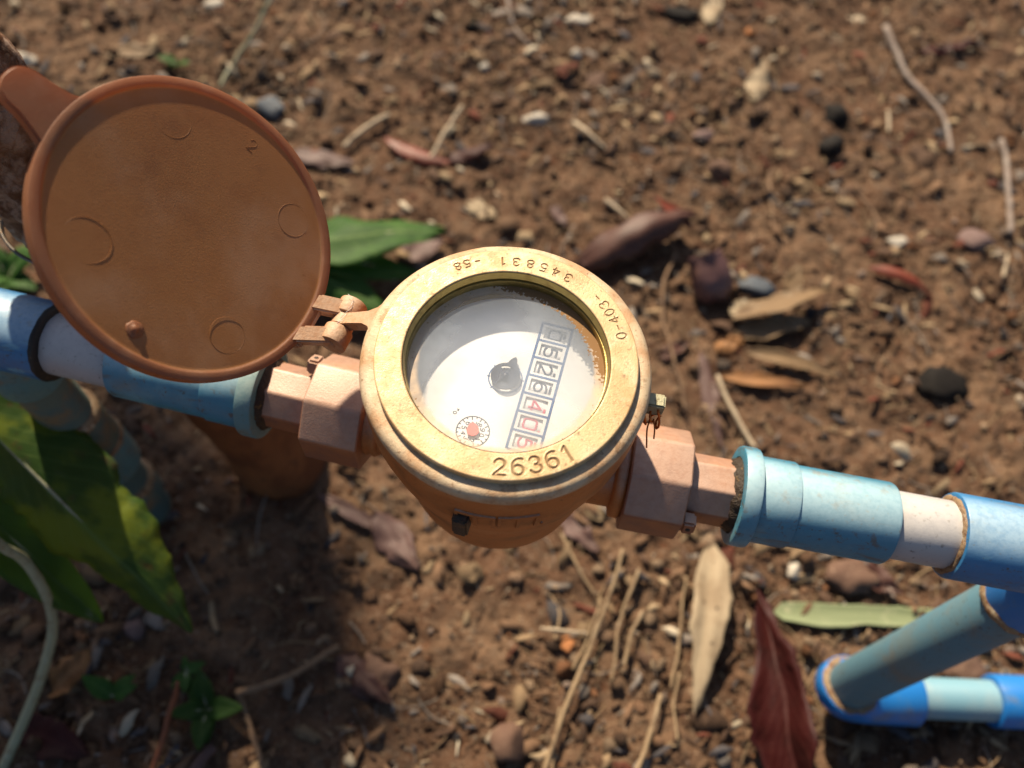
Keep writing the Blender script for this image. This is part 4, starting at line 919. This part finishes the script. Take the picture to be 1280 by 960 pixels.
# ================================================================== left pipe run
lp = thing('water_pipe', 'blue and grey plastic pipe run left of the meter, tied to the post', 'pipe', (L0[0] - .12, L0[1] + .019, 0.0))
V, Fc = lathe([(.0130, sL(-.0975)), (.0150, sL(-.0955)), (.0148, sL(-.0930)), (.0134, sL(-.0912)), (.0122, sL(-.0904))], L0, LD, seg=64)
V = V + np.array([mnoise.noise_vector(Vector(v) * 350) for v in V]) * .0011; mesh_obj('thread_seal', V, Fc, MAT['tape'], lp)
pipe('flange', L0, LD, sL(-.1000), sL(-.0932), .0188, MAT['teal_old'], lp, r_in=.0150, bev=.0009)
cpl = pipe('coupling', L0, LD, sL(-.1545), sL(-.0990), .0157, MAT['teal'], lp, bev=.0012)
pipe('collar', L0, LD, sL(-.1150), sL(-.0995), .0164, MAT['teal'], cpl, bev=.0007)
pipe('grey_pipe', L0, LD, sL(-.1880), sL(-.1530), .0130, MAT['grey'], lp)
tl = pipe('tee', L0, LD, sL(-.262), sL(-.1838), .0164, MAT['blue'], lp, r_in=.0132, bev=.0010)
V, Fc = lathe([(.0129, sL(-.1855)), (.0161, sL(-.1846)), (.0163, sL(-.1834)), (.0150, sL(-.1826)), (.0129, sL(-.1822))], L0, LD, seg=72)
V = V + np.array([mnoise.noise_vector(Vector(v) * 300) for v in V]) * .0003; mesh_obj('rubber_joint', V, Fc, MAT['rubber'], tl)
LB0 = np.array([-0.2135, 0.0324, 0.234]); dn = np.array([-.05, .02, -1.0]); dn /= np.linalg.norm(dn)
pipe('tee_branch', LB0, dn, 0.0, .042, .0152, MAT['teal_old'], tl, bev=.001)
rl = pipe('riser', LB0, dn, .040, .245, .0124, MAT['riser_shaded'], lp)
for s0, s1, r, mt in ((.085, .118, .0152, 'riser_shaded'), (.117, .150, .0165, 'teal_old'), (.180, .202, .0150, 'riser_shaded')):  # darker than the tee: the leg's shade is in these colours
    o = pipe('riser_socket', LB0, dn, s0, s1, r, MAT[mt], lp, bev=.0012)
    V, Fc = lathe([(.0124, s0 - .003), (r - .001, s0 - .0016), (r + .0004, s0 + .0006), (r - .0004, s0 + .003)], LB0, dn, seg=48)
    V = V + np.array([mnoise.noise_vector(Vector(v) * 220) for v in V]) * .0009; mesh_obj('glue_rim', V, Fc, MAT['glue'], o)

# wire tie round pipe and post
wt = []
for k in range(2):
    P = [np.array([-0.1885 + .0268 * math.cos(q), 0.0807 + .0268 * math.sin(q), 0.2495 + .0022 * k + .0015 * math.sin(q * 2 + k)]) for q in np.linspace(0, 2 * math.pi, 60)]
    wt.append(sweep(P, .0007, 6))
V, Fc = join(wt); o = mesh_obj('wire_tie', V, Fc, MAT['dark_metal']); tag(o, 'dark wire loop round the wooden post just above the left pipe', 'wire')

# ================================================================== leaves, twigs and stones
def leaf_mesh(P0, P1, width, arch=0.0, cup=0.0, roll=0.0, twist=0.0, wave=0.1, thick=0.0004, shape=1.0, nu=26, nv=13, fold=0.0, bend=0.0, serr=0.0, seed=0, curl_len=0.0, ragged=0.0):
    """a blade between two points; arch lifts the middle, cup curls the sides up (radians), fold creases at the midrib"""
    P0, P1 = np.asarray(P0, float), np.asarray(P1, float); d = P1 - P0; Ln = np.linalg.norm(d); d /= Ln
    upv = np.array([0, 0, 1.0]); s = np.cross(d, upv); s /= np.linalg.norm(s); n = np.cross(s, d)
    V = []; UV = []; r_ = random.Random(seed)
    o1, o2 = r_.uniform(0, 50), r_.uniform(0, 50)
    for i in range(nu):
        u = i / (nu - 1)
        w = width * (math.sin(math.pi * min(1, u ** (0.75 * shape)) ) ** 0.8 * 0.98 + 0.012)
        c = P0 + d * Ln * u + n * arch * math.sin(math.pi * u) + s * bend * math.sin(math.pi * u)
        if curl_len: c = c + n * curl_len * u ** 3
        a = roll + twist * (u - .5); ss = s * math.cos(a) + n * math.sin(a); nn = n * math.cos(a) - s * math.sin(a)
        for j in range(nv):
            v = -1 + 2 * j / (nv - 1); wv = v * w
            if ragged: wv *= 1 + ragged * (mnoise.noise(Vector((u * 9 + o1, (3 if v > 0 else -3), o2))) + .5 * mnoise.noise(Vector((u * 27 + o2, (5 if v > 0 else -5), o1))))
            if serr and abs(v) > .95: wv *= 1 + serr * math.sin(u * 60)
            if abs(cup) > 1e-3:
                R_ = w / abs(cup) if w > 1e-6 else 1; th = wv / R_; x = R_ * math.sin(th); z = R_ * (1 - math.cos(th)) * (1 if cup > 0 else -1)
            else: x, z = wv, 0
            z += fold * abs(v) * w
            z += wave * width * (mnoise.noise(Vector((u * 4 + o1, v * 1.5, o2))) ) * (0.35 + abs(v)); x += wave * .4 * width * mnoise.noise(Vector((u * 5 + o2, v * 2 + 9, o1)))
            V.append(c + ss * x + nn * z); UV.append((u, j / (nv - 1)))
    top = np.array(V); Fc = [(i * nv + j, (i + 1) * nv + j, (i + 1) * nv + j + 1, i * nv + j + 1) for i in range(nu - 1) for j in range(nv - 1)]
    m = len(top)
    # under side, along the vertex normals
    Nn = np.zeros_like(top)
    for f in Fc:
        q = np.cross(top[f[2]] - top[f[0]], top[f[3]] - top[f[1]]); 
        for k in f: Nn[k] += q
    Nn /= np.linalg.norm(Nn, axis=1)[:, None] + 1e-12
    bot = top - Nn * thick
    F2 = [tuple(m + k for k in f[::-1]) for f in Fc]
    for i in range(nu - 1):
        F2 += [(i * nv, m + i * nv, m + (i + 1) * nv, (i + 1) * nv), ((i + 1) * nv + nv - 1, m + (i + 1) * nv + nv - 1, m + i * nv + nv - 1, i * nv + nv - 1)]
    return np.concatenate([top, bot]), Fc + F2, np.array(UV + UV)
def px_w(p, px): return px * np.linalg.norm((CM @ (np.asarray(p) - CAMLOC))[2]) / F_PX
def ground_leaf(name, label, p0, p1, wpx, mat, z0=.003, z1=.003, cat='leaf', group='fallen leaves on the soil', **kw):
    A = G(*p0, z0); B = G(*p1, z1); V, Fc, UV = leaf_mesh(A, B, px_w(A, wpx) / 2, seed=hash(label) % 999 if False else len(label) * 7 + int(p0[0]), ragged=kw.pop('ragged', .28), **kw)
    # keep every leaf on top of the soil
    gz = ground_h(V[:, 0], V[:, 1]); V[:, 2] = np.maximum(V[:, 2], gz + 0.0006 + 0.0004 * (np.arange(len(V)) < len(V) // 2))
    o = mesh_obj(name, V, Fc, MAT[mat], uv=UV); return tag(o, label, cat, group)
def stick(name, label, pts, r0, r1, mat, offs=.002, cat='twig', group='twigs and stems on the soil', n=32, wob=.0013, seg=8):
    if not isinstance(offs, (list, tuple)): offs = [offs] * len(pts)
    P = smooth_path([G(p[0], p[1], o) for p, o in zip(pts, offs)], n)
    P = P + np.array([mnoise.noise_vector(Vector(p) * 70) for p in P]) * wob
    R_ = np.linspace(r0, r1, n) * (.68 if name == 'straw' else .85) * (1 + .18 * np.array([mnoise.noise(Vector(p) * 160) for p in P]))
    gz = ground_h(P[:, 0], P[:, 1]); P[:, 2] = np.maximum(P[:, 2], gz + R_ * .5)
    V, Fc = sweep(P, R_, seg, .12); o = mesh_obj(name, V, Fc, MAT[mat]); return tag(o, label, cat, group)
IB, IF = ico(3)
def stone(name, label, p, wpx, hpx, mat, rot=0.0, flat=.6, cat='stone', group='larger stones on the soil', rough=.35, seed=None):
    c = G(*p); sd_ = seed or int(p[0] * 3 + p[1]); hx, hy = px_w(c, wpx) / 2, px_w(c, hpx) / 2 * 1.1
    B = IB * (1 + rough * np.array([mnoise.fractal(Vector(b) * 1.3 + Vector((sd_, 0, 0)), 1, 2, 4) for b in IB]))[:, None]
    r_ = np.random.default_rng(sd_)
    for _ in range(5):
        d = r_.normal(size=3); d /= np.linalg.norm(d); B = B - np.clip(B @ d - r_.uniform(.5, .85), 0, None)[:, None] * d * .85
    q = math.radians(rot); B = B * (hx, hy, min(hx, hy) * flat)
    V = np.stack([B[:, 0] * math.cos(q) - B[:, 1] * math.sin(q), B[:, 0] * math.sin(q) + B[:, 1] * math.cos(q), B[:, 2]], 1)
    V = V + c + np.array([0, 0, min(hx, hy) * flat * .55]); o = mesh_obj(name, V, IF, MAT[mat]); return tag(o, label, cat, group)

# --- fallen leaves
ground_leaf('dry_leaf', 'arched red brown curled leaf above the right of the meter', (722, 330), (868, 268), 62, 'leaf_brown', z0=.004, z1=.014, arch=.020, cup=-1.15, wave=.35, roll=.25, thick=.0007)
ground_leaf('dry_leaf', 'small scarlet leaf tip sticking out above the curled red brown leaf', (866, 286), (818, 244), 20, 'leaf_scarlet', z0=.012, z1=.022, cup=.8, wave=.2)
ground_leaf('dry_leaf', 'larger ochre dry leaf lifting its edge, beside the purple husk', (914, 402), (1046, 362), 40, 'leaf_tan', z0=.006, z1=.012, arch=.006, cup=.5, roll=.55, wave=.25)
ground_leaf('dry_leaf', 'flat tan dry leaf below the larger ochre one', (918, 418), (1014, 402), 36, 'leaf_tan', z0=.004, z1=.006, arch=.003, cup=.25, wave=.2)
ground_leaf('dry_leaf', 'grey white dry leaf scrap touching the purple husk', (912, 392), (948, 382), 26, 'leaf_cream', z0=.006, z1=.010, cup=.3, wave=.3)
ground_leaf('dry_leaf', 'pale tan leaf sticking up behind the larger ochre leaf', (985, 372), (1000, 330), 26, 'leaf_tan', z0=.004, z1=.012, cup=.4, wave=.2)
ground_leaf('dry_leaf', 'narrow orange brown leaf strip, lower of the cluster by the husk', (898, 470), (1010, 482), 20, 'leaf_orange', z0=.004, z1=.005, cup=.5, wave=.25)
ground_leaf('dry_leaf', 'thin ochre leaf with drawn-out tip above the orange brown strip', (930, 440), (1048, 470), 22, 'leaf_tan', z0=.005, z1=.003, cup=.6, arch=.004, wave=.2)
ground_leaf('dry_leaf', 'slim scarlet curled leaf lying alone on the right', (1086, 334), (1166, 372), 20, 'leaf_scarlet', z0=.004, z1=.006, arch=.006, cup=-.9, wave=.15, bend=-.004)
ground_leaf('dry_leaf', 'narrow bright red leaf near the green leaves at the top', (480, 172), (575, 206), 22, 'leaf_scarlet', z0=.008, z1=.004, cup=-.7, arch=.002, wave=.2, bend=.006)
ground_leaf('dry_leaf', 'dark maroon leaf beside the bright red narrow leaf', (560, 200), (618, 180), 24, 'leaf_red', z0=.004, z1=.01, cup=-.8, wave=.3)
ground_leaf('dry_leaf', 'dusty pink leaf peeping out behind the lid edge', (366, 190), (444, 204), 30, 'leaf_mauve', z0=.005, z1=.005, cup=-.4, wave=.3)
ground_leaf('dry_leaf', 'pink maroon leaf half under the green leaves', (500, 322), (554, 300), 42, 'leaf_mauve', z0=.004, z1=.006, cup=.3, wave=.25)
ground_leaf('dry_leaf', 'thin dark red strip of leaf left of the pale straw near the right nut', (876, 440), (902, 560), 20, 'leaf_mauve', z0=.003, z1=.003, cup=-.6, wave=.3)
ground_leaf('dry_leaf', 'long cream dry leaf with small black holes below the right nut', (893, 682), (868, 892), 46, 'leaf_cream', z0=.006, z1=.008, arch=.008, cup=.35, wave=.22, shape=.8)
ground_leaf('dry_leaf', 'big glossy dark red leaf beside the ground elbow', (948, 738), (1008, 1050), 66, 'leaf_red', z0=.006, z1=.012, arch=.008, cup=.2, fold=.8, wave=.45, roll=-.5, nu=44, shape=1.7)
ground_leaf('dry_leaf', 'mauve grey cracked leaf under the meter body', (468, 640), (522, 712), 46, 'leaf_mauve', z0=.004, z1=.008, cup=-.3, wave=.4)
ground_leaf('dry_leaf', 'pale torn leaf strip left of the mauve grey leaf', (398, 618), (500, 676), 20, 'leaf_mauve', z0=.003, z1=.006, cup=.4, wave=.4)
ground_leaf('dry_leaf', 'dull maroon leaf in the shade at the bottom left', (20, 905), (112, 945), 46, 'leaf_red', z0=.004, z1=.006, cup=.4, wave=.25)
ground_leaf('dry_leaf', 'crumpled orange leaf in the shade below the green leaf', (66, 868), (112, 812), 44, 'leaf_orange', z0=.004, z1=.014, cup=.8, wave=.6)
ground_leaf('dry_leaf', 'brown crumpled leaf lying left of the round nut', (420, 820), (490, 880), 44, 'leaf_brown', z0=.003, z1=.006, cup=-.5, wave=.6)
ground_leaf('dry_leaf', 'grey curled leaf at the foot of the straw, just under the right nut', (700, 640), (748, 690), 30, 'leaf_mauve', z0=.003, z1=.006, cup=.5, wave=.5)
ground_leaf('dry_leaf', 'pale grey bark-like leaf standing near the top edge', (942, 126), (956, 74), 28, 'leaf_cream', z0=.003, z1=.008, cup=-.6, wave=.4)
ground_leaf('dry_leaf', 'cream strip leaf cut by the top edge, beside the black clod', (884, 30), (900, -20), 24, 'leaf_cream', z0=.003, z1=.006, cup=-.4, wave=.3)
ground_leaf('green_blade', 'long pale green cut blade lying under the right pipe leg', (966, 766), (1340, 782), 32, 'blade_green', z0=.006, z1=.006, cup=.35, wave=.06, shape=.55, thick=.0009, nu=34, cat='leaf blade', group=None)

ground_leaf('dry_leaf', 'flat dull tan leaf above the lid beside the thumb tab', (128, 70), (206, 62), 24, 'leaf_tan', cup=.3, wave=.4)
ground_leaf('dry_leaf', 'small pale grey leaf left of the meter top', (584, 252), (622, 274), 26, 'leaf_cream', cup=-.5, wave=.5)
ground_leaf('dry_leaf', 'dark curled leaf scrap near the upper right corner', (1150, 66), (1222, 52), 24, 'leaf_red', z0=.004, z1=.008, cup=-.8, wave=.5)
ground_leaf('dry_leaf', 'brown leaf flake directly above the curled red brown leaf', (690, 258), (708, 284), 18, 'leaf_mauve', cup=.5, wave=.4)
ground_leaf('dry_leaf', 'ragged brown leaf lying below the right end of the grey pipe', (1052, 700), (1128, 742), 34, 'leaf_brown', cup=.5, wave=.6, z1=.008)
ground_leaf('dry_leaf', 'curled brown leaf scrap left of the thin red strip leaf', (826, 448), (862, 428), 22, 'leaf_brown', cup=.9, wave=.5)
ground_leaf('dry_leaf', 'russet leaf scrap under the purple husk', (896, 440), (930, 420), 30, 'leaf_orange', cup=-.6, wave=.5, z1=.008)
# --- stones
stone('stone', 'smooth blue grey stone just right of the lid top', (341, 138), 36, 28, 'stone_grey')
stone('stone', 'black clod at the top edge beside the cream leaf strip', (850, 20), 44, 22, 'stone_black')
stone('stone', 'black stone, upper of the dark pair at upper right', (1043, 148), 32, 30, 'stone_black')
stone('stone', 'black brown stone, lower of the dark pair at upper right', (1040, 186), 36, 28, 'stone_black', rot=30)
stone('bark_piece', 'dark weathered bark lump on the right above the pipe', (1170, 482), 72, 40, 'stone_black', rot=-12, flat=.75, cat='bark', group=None)
stone('stone', 'flat cream stone near the top middle', (726, 28), 40, 18, 'stone_white', flat=.5)
stone('stone', 'small round white pebble below the flat cream stone', (720, 71), 15, 14, 'stone_white', flat=.9)
stone('stone', 'small white pebble left of the flat cream stone', (606, 88), 15, 16, 'stone_white', flat=.9)
stone('stone', 'bright oval white stone on the right above the slim scarlet leaf', (1122, 305), 28, 16, 'stone_white', flat=.6)
stone('stone', 'mauve brown rounded stone near the right edge', (1214, 304), 46, 32, 'stone_mauve')
stone('stone', 'white pebble under the teal coupling on the right', (990, 714), 22, 24, 'stone_white', flat=.8)
stone('stone', 'round brown stone among pebbles above the curled leaf', (898, 218), 34, 30, 'stone_brown', flat=.8)
stone('stone', 'reddish brown stone on the bare soil at the upper middle', (878, 174), 28, 24, 'stone_mauve')
stone('stone', 'dark blue grey flat stone right of the purple husk', (944, 362), 48, 28, 'stone_grey', rot=-8)
stone('stone', 'small orange pebble near the top edge', (936, 44), 12, 12, 'stone_orange', flat=.9)
stone('stone', 'round orange pebble under the meter, right of the straw', (710, 806), 18, 20, 'stone_orange', flat=.9)
stone('round_nut', 'round brown woody nut at the bottom edge', (635, 934), 54, 50, 'stone_brown', flat=.95, cat='nut', group=None, rough=.10)
stone('stone', 'pale beige stone beside the thumb tab of the lid', (28, 78), 38, 26, 'stone_white')
stone('stone', 'off-white stone at the top edge above the green stem', (268, 8), 24, 20, 'stone_white')
stone('stone', 'tan stone beside the pale green blade', (1062, 722), 62, 44, 'stone_brown', flat=.6)
stone('stone', 'brown lump of earth below the mauve grey leaf', (470, 845), 50, 40, 'stone_brown', flat=.55, rough=.5)
stone('stone', 'grey pebble in the shade below the big green leaf', (172, 786), 30, 32, 'stone_mauve', flat=.7)
stone('stone', 'small dark stone left of the bent grey twig at the top', (590, 36), 16, 14, 'stone_black', flat=.9)
stone('stone', 'pale flat stone right of the maroon leaf among chips', (670, 152), 34, 20, 'stone_white', rot=20)
stone('stone', 'brown stone just below the small round white pebble', (745, 104), 30, 22, 'stone_brown')
stone('stone', 'tan clod beside the ground elbow, inside the pipe bend', (1120, 838), 60, 40, 'stone_brown', flat=.6)
stone('stone', 'brown clod between pipe leg and ground pipe at the right', (1200, 836), 56, 46, 'stone_brown', flat=.6)

# --- twigs, straws and stems
stick('twig', 'bent grey twig entering from the top edge', [(634, -10), (640, 26), (655, 50), (682, 74)], .0022, .0016, 'twig_grey')
stick('twig', 'long crooked grey brown twig at the upper right', [(1108, 32), (1122, 72), (1138, 100), (1166, 128), (1184, 160), (1188, 190)], .0034, .0022, 'twig_grey', offs=.005)
stick('twig', 'straight grey stick near the right edge', [(1252, 175), (1258, 205), (1264, 292)], .0030, .0026, 'twig_grey', offs=.005)
stick('twig', 'pinkish thin twig left of the oval white stone', [(1072, 238), (1088, 262), (1104, 292)], .0022, .0016, 'twig_brown')
stick('stem', 'long thin dry stem running down beside the purple husk', [(846, 318), (830, 352), (828, 396), (842, 448), (858, 515)], .0018, .0013, 'twig_brown', offs=.007)
stick('straw', 'pale grey straw slanting towards the right nut', [(897, 470), (918, 515), (944, 560)], .0028, .0024, 'straw_pale', offs=.005)
stick('straw', 'short tan straw piece by the narrow bright red leaf, leaning left', [(430, 184), (455, 162), (486, 144)], .0034, .0026, 'straw_pale', offs=.006)
stick('straw', 'upright pale straw crossing the narrow bright red leaf', [(538, 198), (556, 166), (577, 134)], .0028, .0022, 'straw_pale', offs=[.006, .012, .012])
stick('straw', 'long tan straw running from below the meter to the bottom edge', [(780, 688), (764, 736), (736, 812), (706, 886), (676, 975)], .0019, .0023, 'straw', offs=[.016, .012, .01, .01, .008])
for q_, (lab, pts_) in enumerate((('thin brown straw just left of the cream dry leaf', [(858, 720), (850, 790), (838, 862)]), ('split straw leaning on the long tan straw', [(752, 748), (738, 790), (716, 838)]),
        ('fine straw between the long tan straw and the short bent straw', [(782, 752), (770, 800), (764, 850)]), ('fine curved straw ending at the bottom edge right of the round nut', [(700, 884), (694, 920), (690, 970)]),
        ('thin dark straw right of the frayed straw', [(850, 842), (842, 880), (846, 925)]), ('short dull straw above the round orange pebble', [(688, 744), (700, 768), (694, 800)]))):
    stick('straw', lab, pts_, .0013, .0012, 'straw', offs=.007)
stick('straw', 'short bent straw right of the long tan straw', [(804, 764), (790, 792), (778, 832)], .0019, .0016, 'straw', offs=.008)
stick('straw', 'frayed straw near the bottom, right of the long tan straw', [(826, 868), (812, 915), (792, 975)], .0022, .0024, 'straw', offs=.008)
stick('straw', 'thin straw standing beside the top of the long tan straw', [(798, 712), (786, 742), (776, 768)], .0018, .0013, 'straw', offs=.008)
stick('straw', 'short pale cross straw lying left of the long tan straw', [(676, 784), (706, 790), (734, 792)], .0015, .0015, 'straw_pale', offs=.008)
stick('straw', 'thin straw curving below the body of the meter', [(700, 668), (714, 694), (742, 742)], .0017, .0012, 'straw', offs=.006)
stick('twig', 'dull brown twig at the lower left, slanting up to the right', [(296, 866), (350, 850), (424, 808)], .0024, .0018, 'twig_brown', offs=.012)
stick('twig', 'thin twig going down from the slanting lower left twig', [(300, 868), (312, 900), (326, 955)], .0020, .0016, 'twig_brown', offs=.008)
stick('stem', 'thin rust red stem standing at the lower left', [(222, 852), (212, 892), (188, 975)], .0014, .0020, 'twig_red', offs=[.05, .03, .004])
stick('straw', 'short pale straw bit right of the big green leaf tip', [(263, 752), (266, 772), (272, 790)], .0026, .0022, 'straw', offs=.006)
stick('stem', 'pale rolled stem end at the bottom edge on the left', [(240, 965), (254, 946), (268, 932)], .0044, .0036, 'leaf_mauve', offs=.006)
stick('stem', 'pale green stalk rising behind the lid top', [(276, 108), (292, 80), (318, 38), (350, -20)], .0024, .0019, 'stalk', offs=[.01, .02, .035, .06])
stick('stem', 'dark thin stalk beside the pale green stalk', [(300, 116), (330, 76), (378, 8)], .0017, .0013, 'twig_brown', offs=[.004, .01, .02])
stick('straw', 'pale grey straw pair lying under the teal coupling, left one', [(1078, 676), (1082, 706)], .0020, .0020, 'twig_grey', offs=.006)
stick('straw', 'pale grey straw pair lying under the teal coupling, right one', [(1090, 684), (1104, 716), (1118, 748)], .0022, .0016, 'twig_grey', offs=.006)
stick('straw', 'white chip of straw lying above the curled red brown leaf', [(756, 250), (772, 262), (786, 274)], .0032, .0022, 'straw_pale', offs=.004)
stick('straw', 'grey split straw lying on bare soil right of the top middle', [(718, 152), (736, 168), (756, 186)], .0032, .0018, 'straw_pale', offs=.005)
stick('straw', 'short white straw standing left of the crooked twig', [(1110, 138), (1111, 164)], .0024, .0022, 'straw_pale', offs=.005)
stick('twig', 'bare brown rootlet left of the two dark stones', [(962, 214), (964, 252), (968, 286)], .0020, .0013, 'twig_brown', offs=.004)
stick('straw', 'bent pale straw near the right edge under the mauve stone', [(1240, 318), (1258, 320), (1254, 346)], .0024, .0018, 'straw_pale', offs=.005)

# --- purple husk
c = G(884, 362, .002); ax = np.array([-.35, .75, .55]); prf = [(.0005, -.013), (.006, -.012), (.0100, -.006), (.0112, .001), (.0104, .007), (.0094, .010), (.0100, .014), (.0090, .0142), (.0082, .010), (.0088, .004), (.0070, -.004), (.001, -.007)]
prf = [(r * 1.4, h * 1.4) for r, h in prf]
V, Fc = lathe(prf, c + np.array([0, 0, .014]), ax, (0, 0, 1), seg=40)
V = V + np.array([mnoise.noise_vector(Vector(v) * 90) for v in V]) * .0028
o = mesh_obj('seed_husk', V, Fc, MAT['pod'], sharp=50); tag(o, 'purple brown woody husk with open rim right of the meter', 'seed husk')

# --- green plants
def plant_leaf(P0, P1, w, mat, par, name='leaf', **kw):
    V, Fc, UV = leaf_mesh(P0, P1, w, **kw); o = mesh_obj(name, V, Fc, MAT[mat], par, uv=UV)
    P0 = np.asarray(P0); P1 = np.asarray(P1); d = P1 - P0; n = np.cross(np.cross(d / np.linalg.norm(d), (0, 0, 1)), d / np.linalg.norm(d)); n /= np.linalg.norm(n)
    pts = [P0 + d * t + n * (kw.get('arch', 0) * math.sin(math.pi * t) + kw.get('curl_len', 0) * t ** 3 - .0004) for t in np.linspace(0, .96, 14)]
    mesh_obj('midrib', *sweep(pts, np.linspace(.0011, .0004, 14), 6), MAT['stalk'], o); return o
base = G(368, 352)
s1 = thing('seedling', 'green leaved seedling growing on the soil behind the lid edge', 'plant', tuple(base))
top = base + np.array([-.004, .004, .034])
mesh_obj('stem', *sweep(smooth_path([base, base + np.array([.002, .002, .02]), top], 10), np.linspace(.0022, .0016, 10), 8), MAT['stalk'], s1)
plant_leaf(top, unproj(556, 288, .026), .0265, 'leaf_green', s1, arch=.006, cup=-.35, wave=.22, roll=.20, serr=.02, seed=3, nu=40)
plant_leaf(top - np.array([0, 0, .006]), unproj(528, 345, .018), .0145, 'leaf_green', s1, arch=.005, cup=-.3, wave=.25, roll=.1, seed=5, serr=.02)
plant_leaf(top - np.array([0, 0, .01]), unproj(486, 396, .014), .0190, 'leaf_green', s1, arch=.005, cup=-.3, wave=.22, roll=-.2, seed=8, serr=.02)
plant_leaf(top - np.array([0, 0, .004]), unproj(280, 300, .03), .0150, 'leaf_green', s1, arch=.005, cup=-.3, wave=.22, seed=9)
# sapling on the left whose leaf hangs into view
sb = unproj(6, 962, 0.0); sb[2] = float(ground_h(sb[:1], sb[1:2])[0])
sp_ = thing('sapling', 'leafy sapling at the lower left with a curved pale stem and a big half-lit leaf', 'plant', tuple(sb))
stem_pts = [sb, unproj(28, 905, .02), unproj(50, 850, .045), unproj(66, 788, .075), unproj(58, 745, .10), unproj(30, 700, .125), unproj(-10, 672, .15), unproj(-110, 560, .19), np.array([-.39, .16, .30]), np.array([-.44, .24, .42])]
P = smooth_path(stem_pts, 60); mesh_obj('stem', *sweep(P, np.linspace(.0028, .0022, 60), 10, .08), MAT['stalk'], sp_)
bl0 = unproj(-55, 492, .18)
plant_leaf(bl0, unproj(240, 790, .085), .0235, 'leaf_big', sp_, arch=.008, fold=-.75, wave=.14, roll=-.32, seed=21, nu=60, serr=.02, ragged=.28)
plant_leaf(unproj(-60, 600, .14), unproj(128, 778, .075), .0150, 'leaf_dark', sp_, arch=.004, fold=.35, wave=.2, roll=-.1, seed=24, nu=36)
# unseen foliage added outside the frame at the back left; its leaves shade the lower left of the soil
sh0 = np.array([-1.45, 1.55, 0.0]); shade_shrub = thing('shade_shrub', 'unseen leafy bush added out of frame to shade the lower left soil', 'shade_shrub', tuple(sh0))
r_ = random.Random(5)
mesh_obj('trunk', *sweep(smooth_path([sh0 - np.array([0, 0, .05]), sh0 + np.array([.06, -.02, .5]), sh0 + np.array([.16, -.06, 1.0])], 30), np.linspace(.022, .012, 30), 14, .1), MAT['bark'], shade_shrub)
fork = sh0 + np.array([.16, -.06, 1.0])
def shade_spot(gx_, gy_, z): return np.array([gx_, gy_, 0]) + np.array(sdir) * (z / sdir.z)
KEEP = (((-.205, -.005, .12), .045), ((-.185, -.035, .10), .035), ((-.225, .033, .248), .05), ((-.20, .085, .33), .05), ((-.10, .02, .30), .08), ((0.02, 0, .29), .10))  # spots that the added foliage leaves in sun
for bi, (ga, gb, z) in enumerate((((-.38, -.05), (-.105, -.06), 1.15), ((-.38, -.09), (-.085, -.10), 1.22), ((-.38, .0), (-.15, .01), 1.10), ((-.38, -.13), (-.06, -.145), 1.18), ((-.40, .05), (-.23, .055), 1.2), ((-.38, -.02), (-.13, -.03), 1.26))):
    Q = smooth_path([fork, (fork + shade_spot(*ga, z)) / 2 + np.array([0, 0, .05]), shade_spot(*ga, z), (shade_spot(*ga, z) + shade_spot(*gb, z)) / 2 + np.array([0, 0, .02]), shade_spot(*gb, z - .03)], 50)
    mesh_obj('branch', *sweep(Q, np.linspace(.006, .0012, 50), 8, .1), MAT['twig_brown'], shade_shrub)
    for i in range(48):
        p = Q[int(49 * (.48 + .52 * (i + r_.random()) / 48))]; an = r_.uniform(0, 6.283); L_ = r_.uniform(.07, .11)
        tip = p + np.array([math.cos(an) * L_, math.sin(an) * L_, r_.uniform(-.045, .02)]); wd_ = r_.uniform(.017, .025); hit = False
        for tgt, rad in KEEP:
            for f_ in (.0, .3, .6, 1.0):
                w_ = p + (tip - p) * f_; sh = w_ - np.array(sdir) * ((w_[2] - tgt[2]) / sdir.z)
                hit = hit or math.hypot(sh[0] - tgt[0], sh[1] - tgt[1]) < rad
        if hit: continue
        V, Fc, UV = leaf_mesh(p, tip, wd_, arch=.010, fold=.25, wave=.2, seed=100 + i + 60 * bi, nu=12, nv=7)
        mesh_obj('leaf', V, Fc, MAT['leaf_dark'], shade_shrub, uv=UV)
# small weeds
def weed(label, p, n, size, mat):
    b = G(*p); w = thing('weed', label, 'weed', tuple(b), 'small green weeds in the shade')
    r_ = random.Random(int(p[0]))
    for i in range(n):
        a = r_.uniform(0, 6.28); L_ = size * r_.uniform(.7, 1.2); tip = b + np.array([math.cos(a) * L_, math.sin(a) * L_, L_ * r_.uniform(.15, .8)])
        plant_leaf(b + np.array([0, 0, .004]), tip, L_ * .28, mat, w, arch=L_ * .1, fold=.2, wave=.15, seed=i + int(p[1]), nu=14, nv=7)
weed('tiny green weed with round leaves at the lower left', (146, 872), 5, .016, 'leaf_green')
weed('low green weed with a broad leaf between rust red stem and lower left twig', (262, 888), 6, .024, 'leaf_dark')
weed('bright green sprig behind the post at the left edge', (14, 352), 6, .035, 'leaf_green')
weed('lone green leaf sprig above the lid', (226, 88), 3, .016, 'leaf_green')
weed('small green weed just right of the rust red stem tip', (236, 842), 4, .012, 'leaf_green')
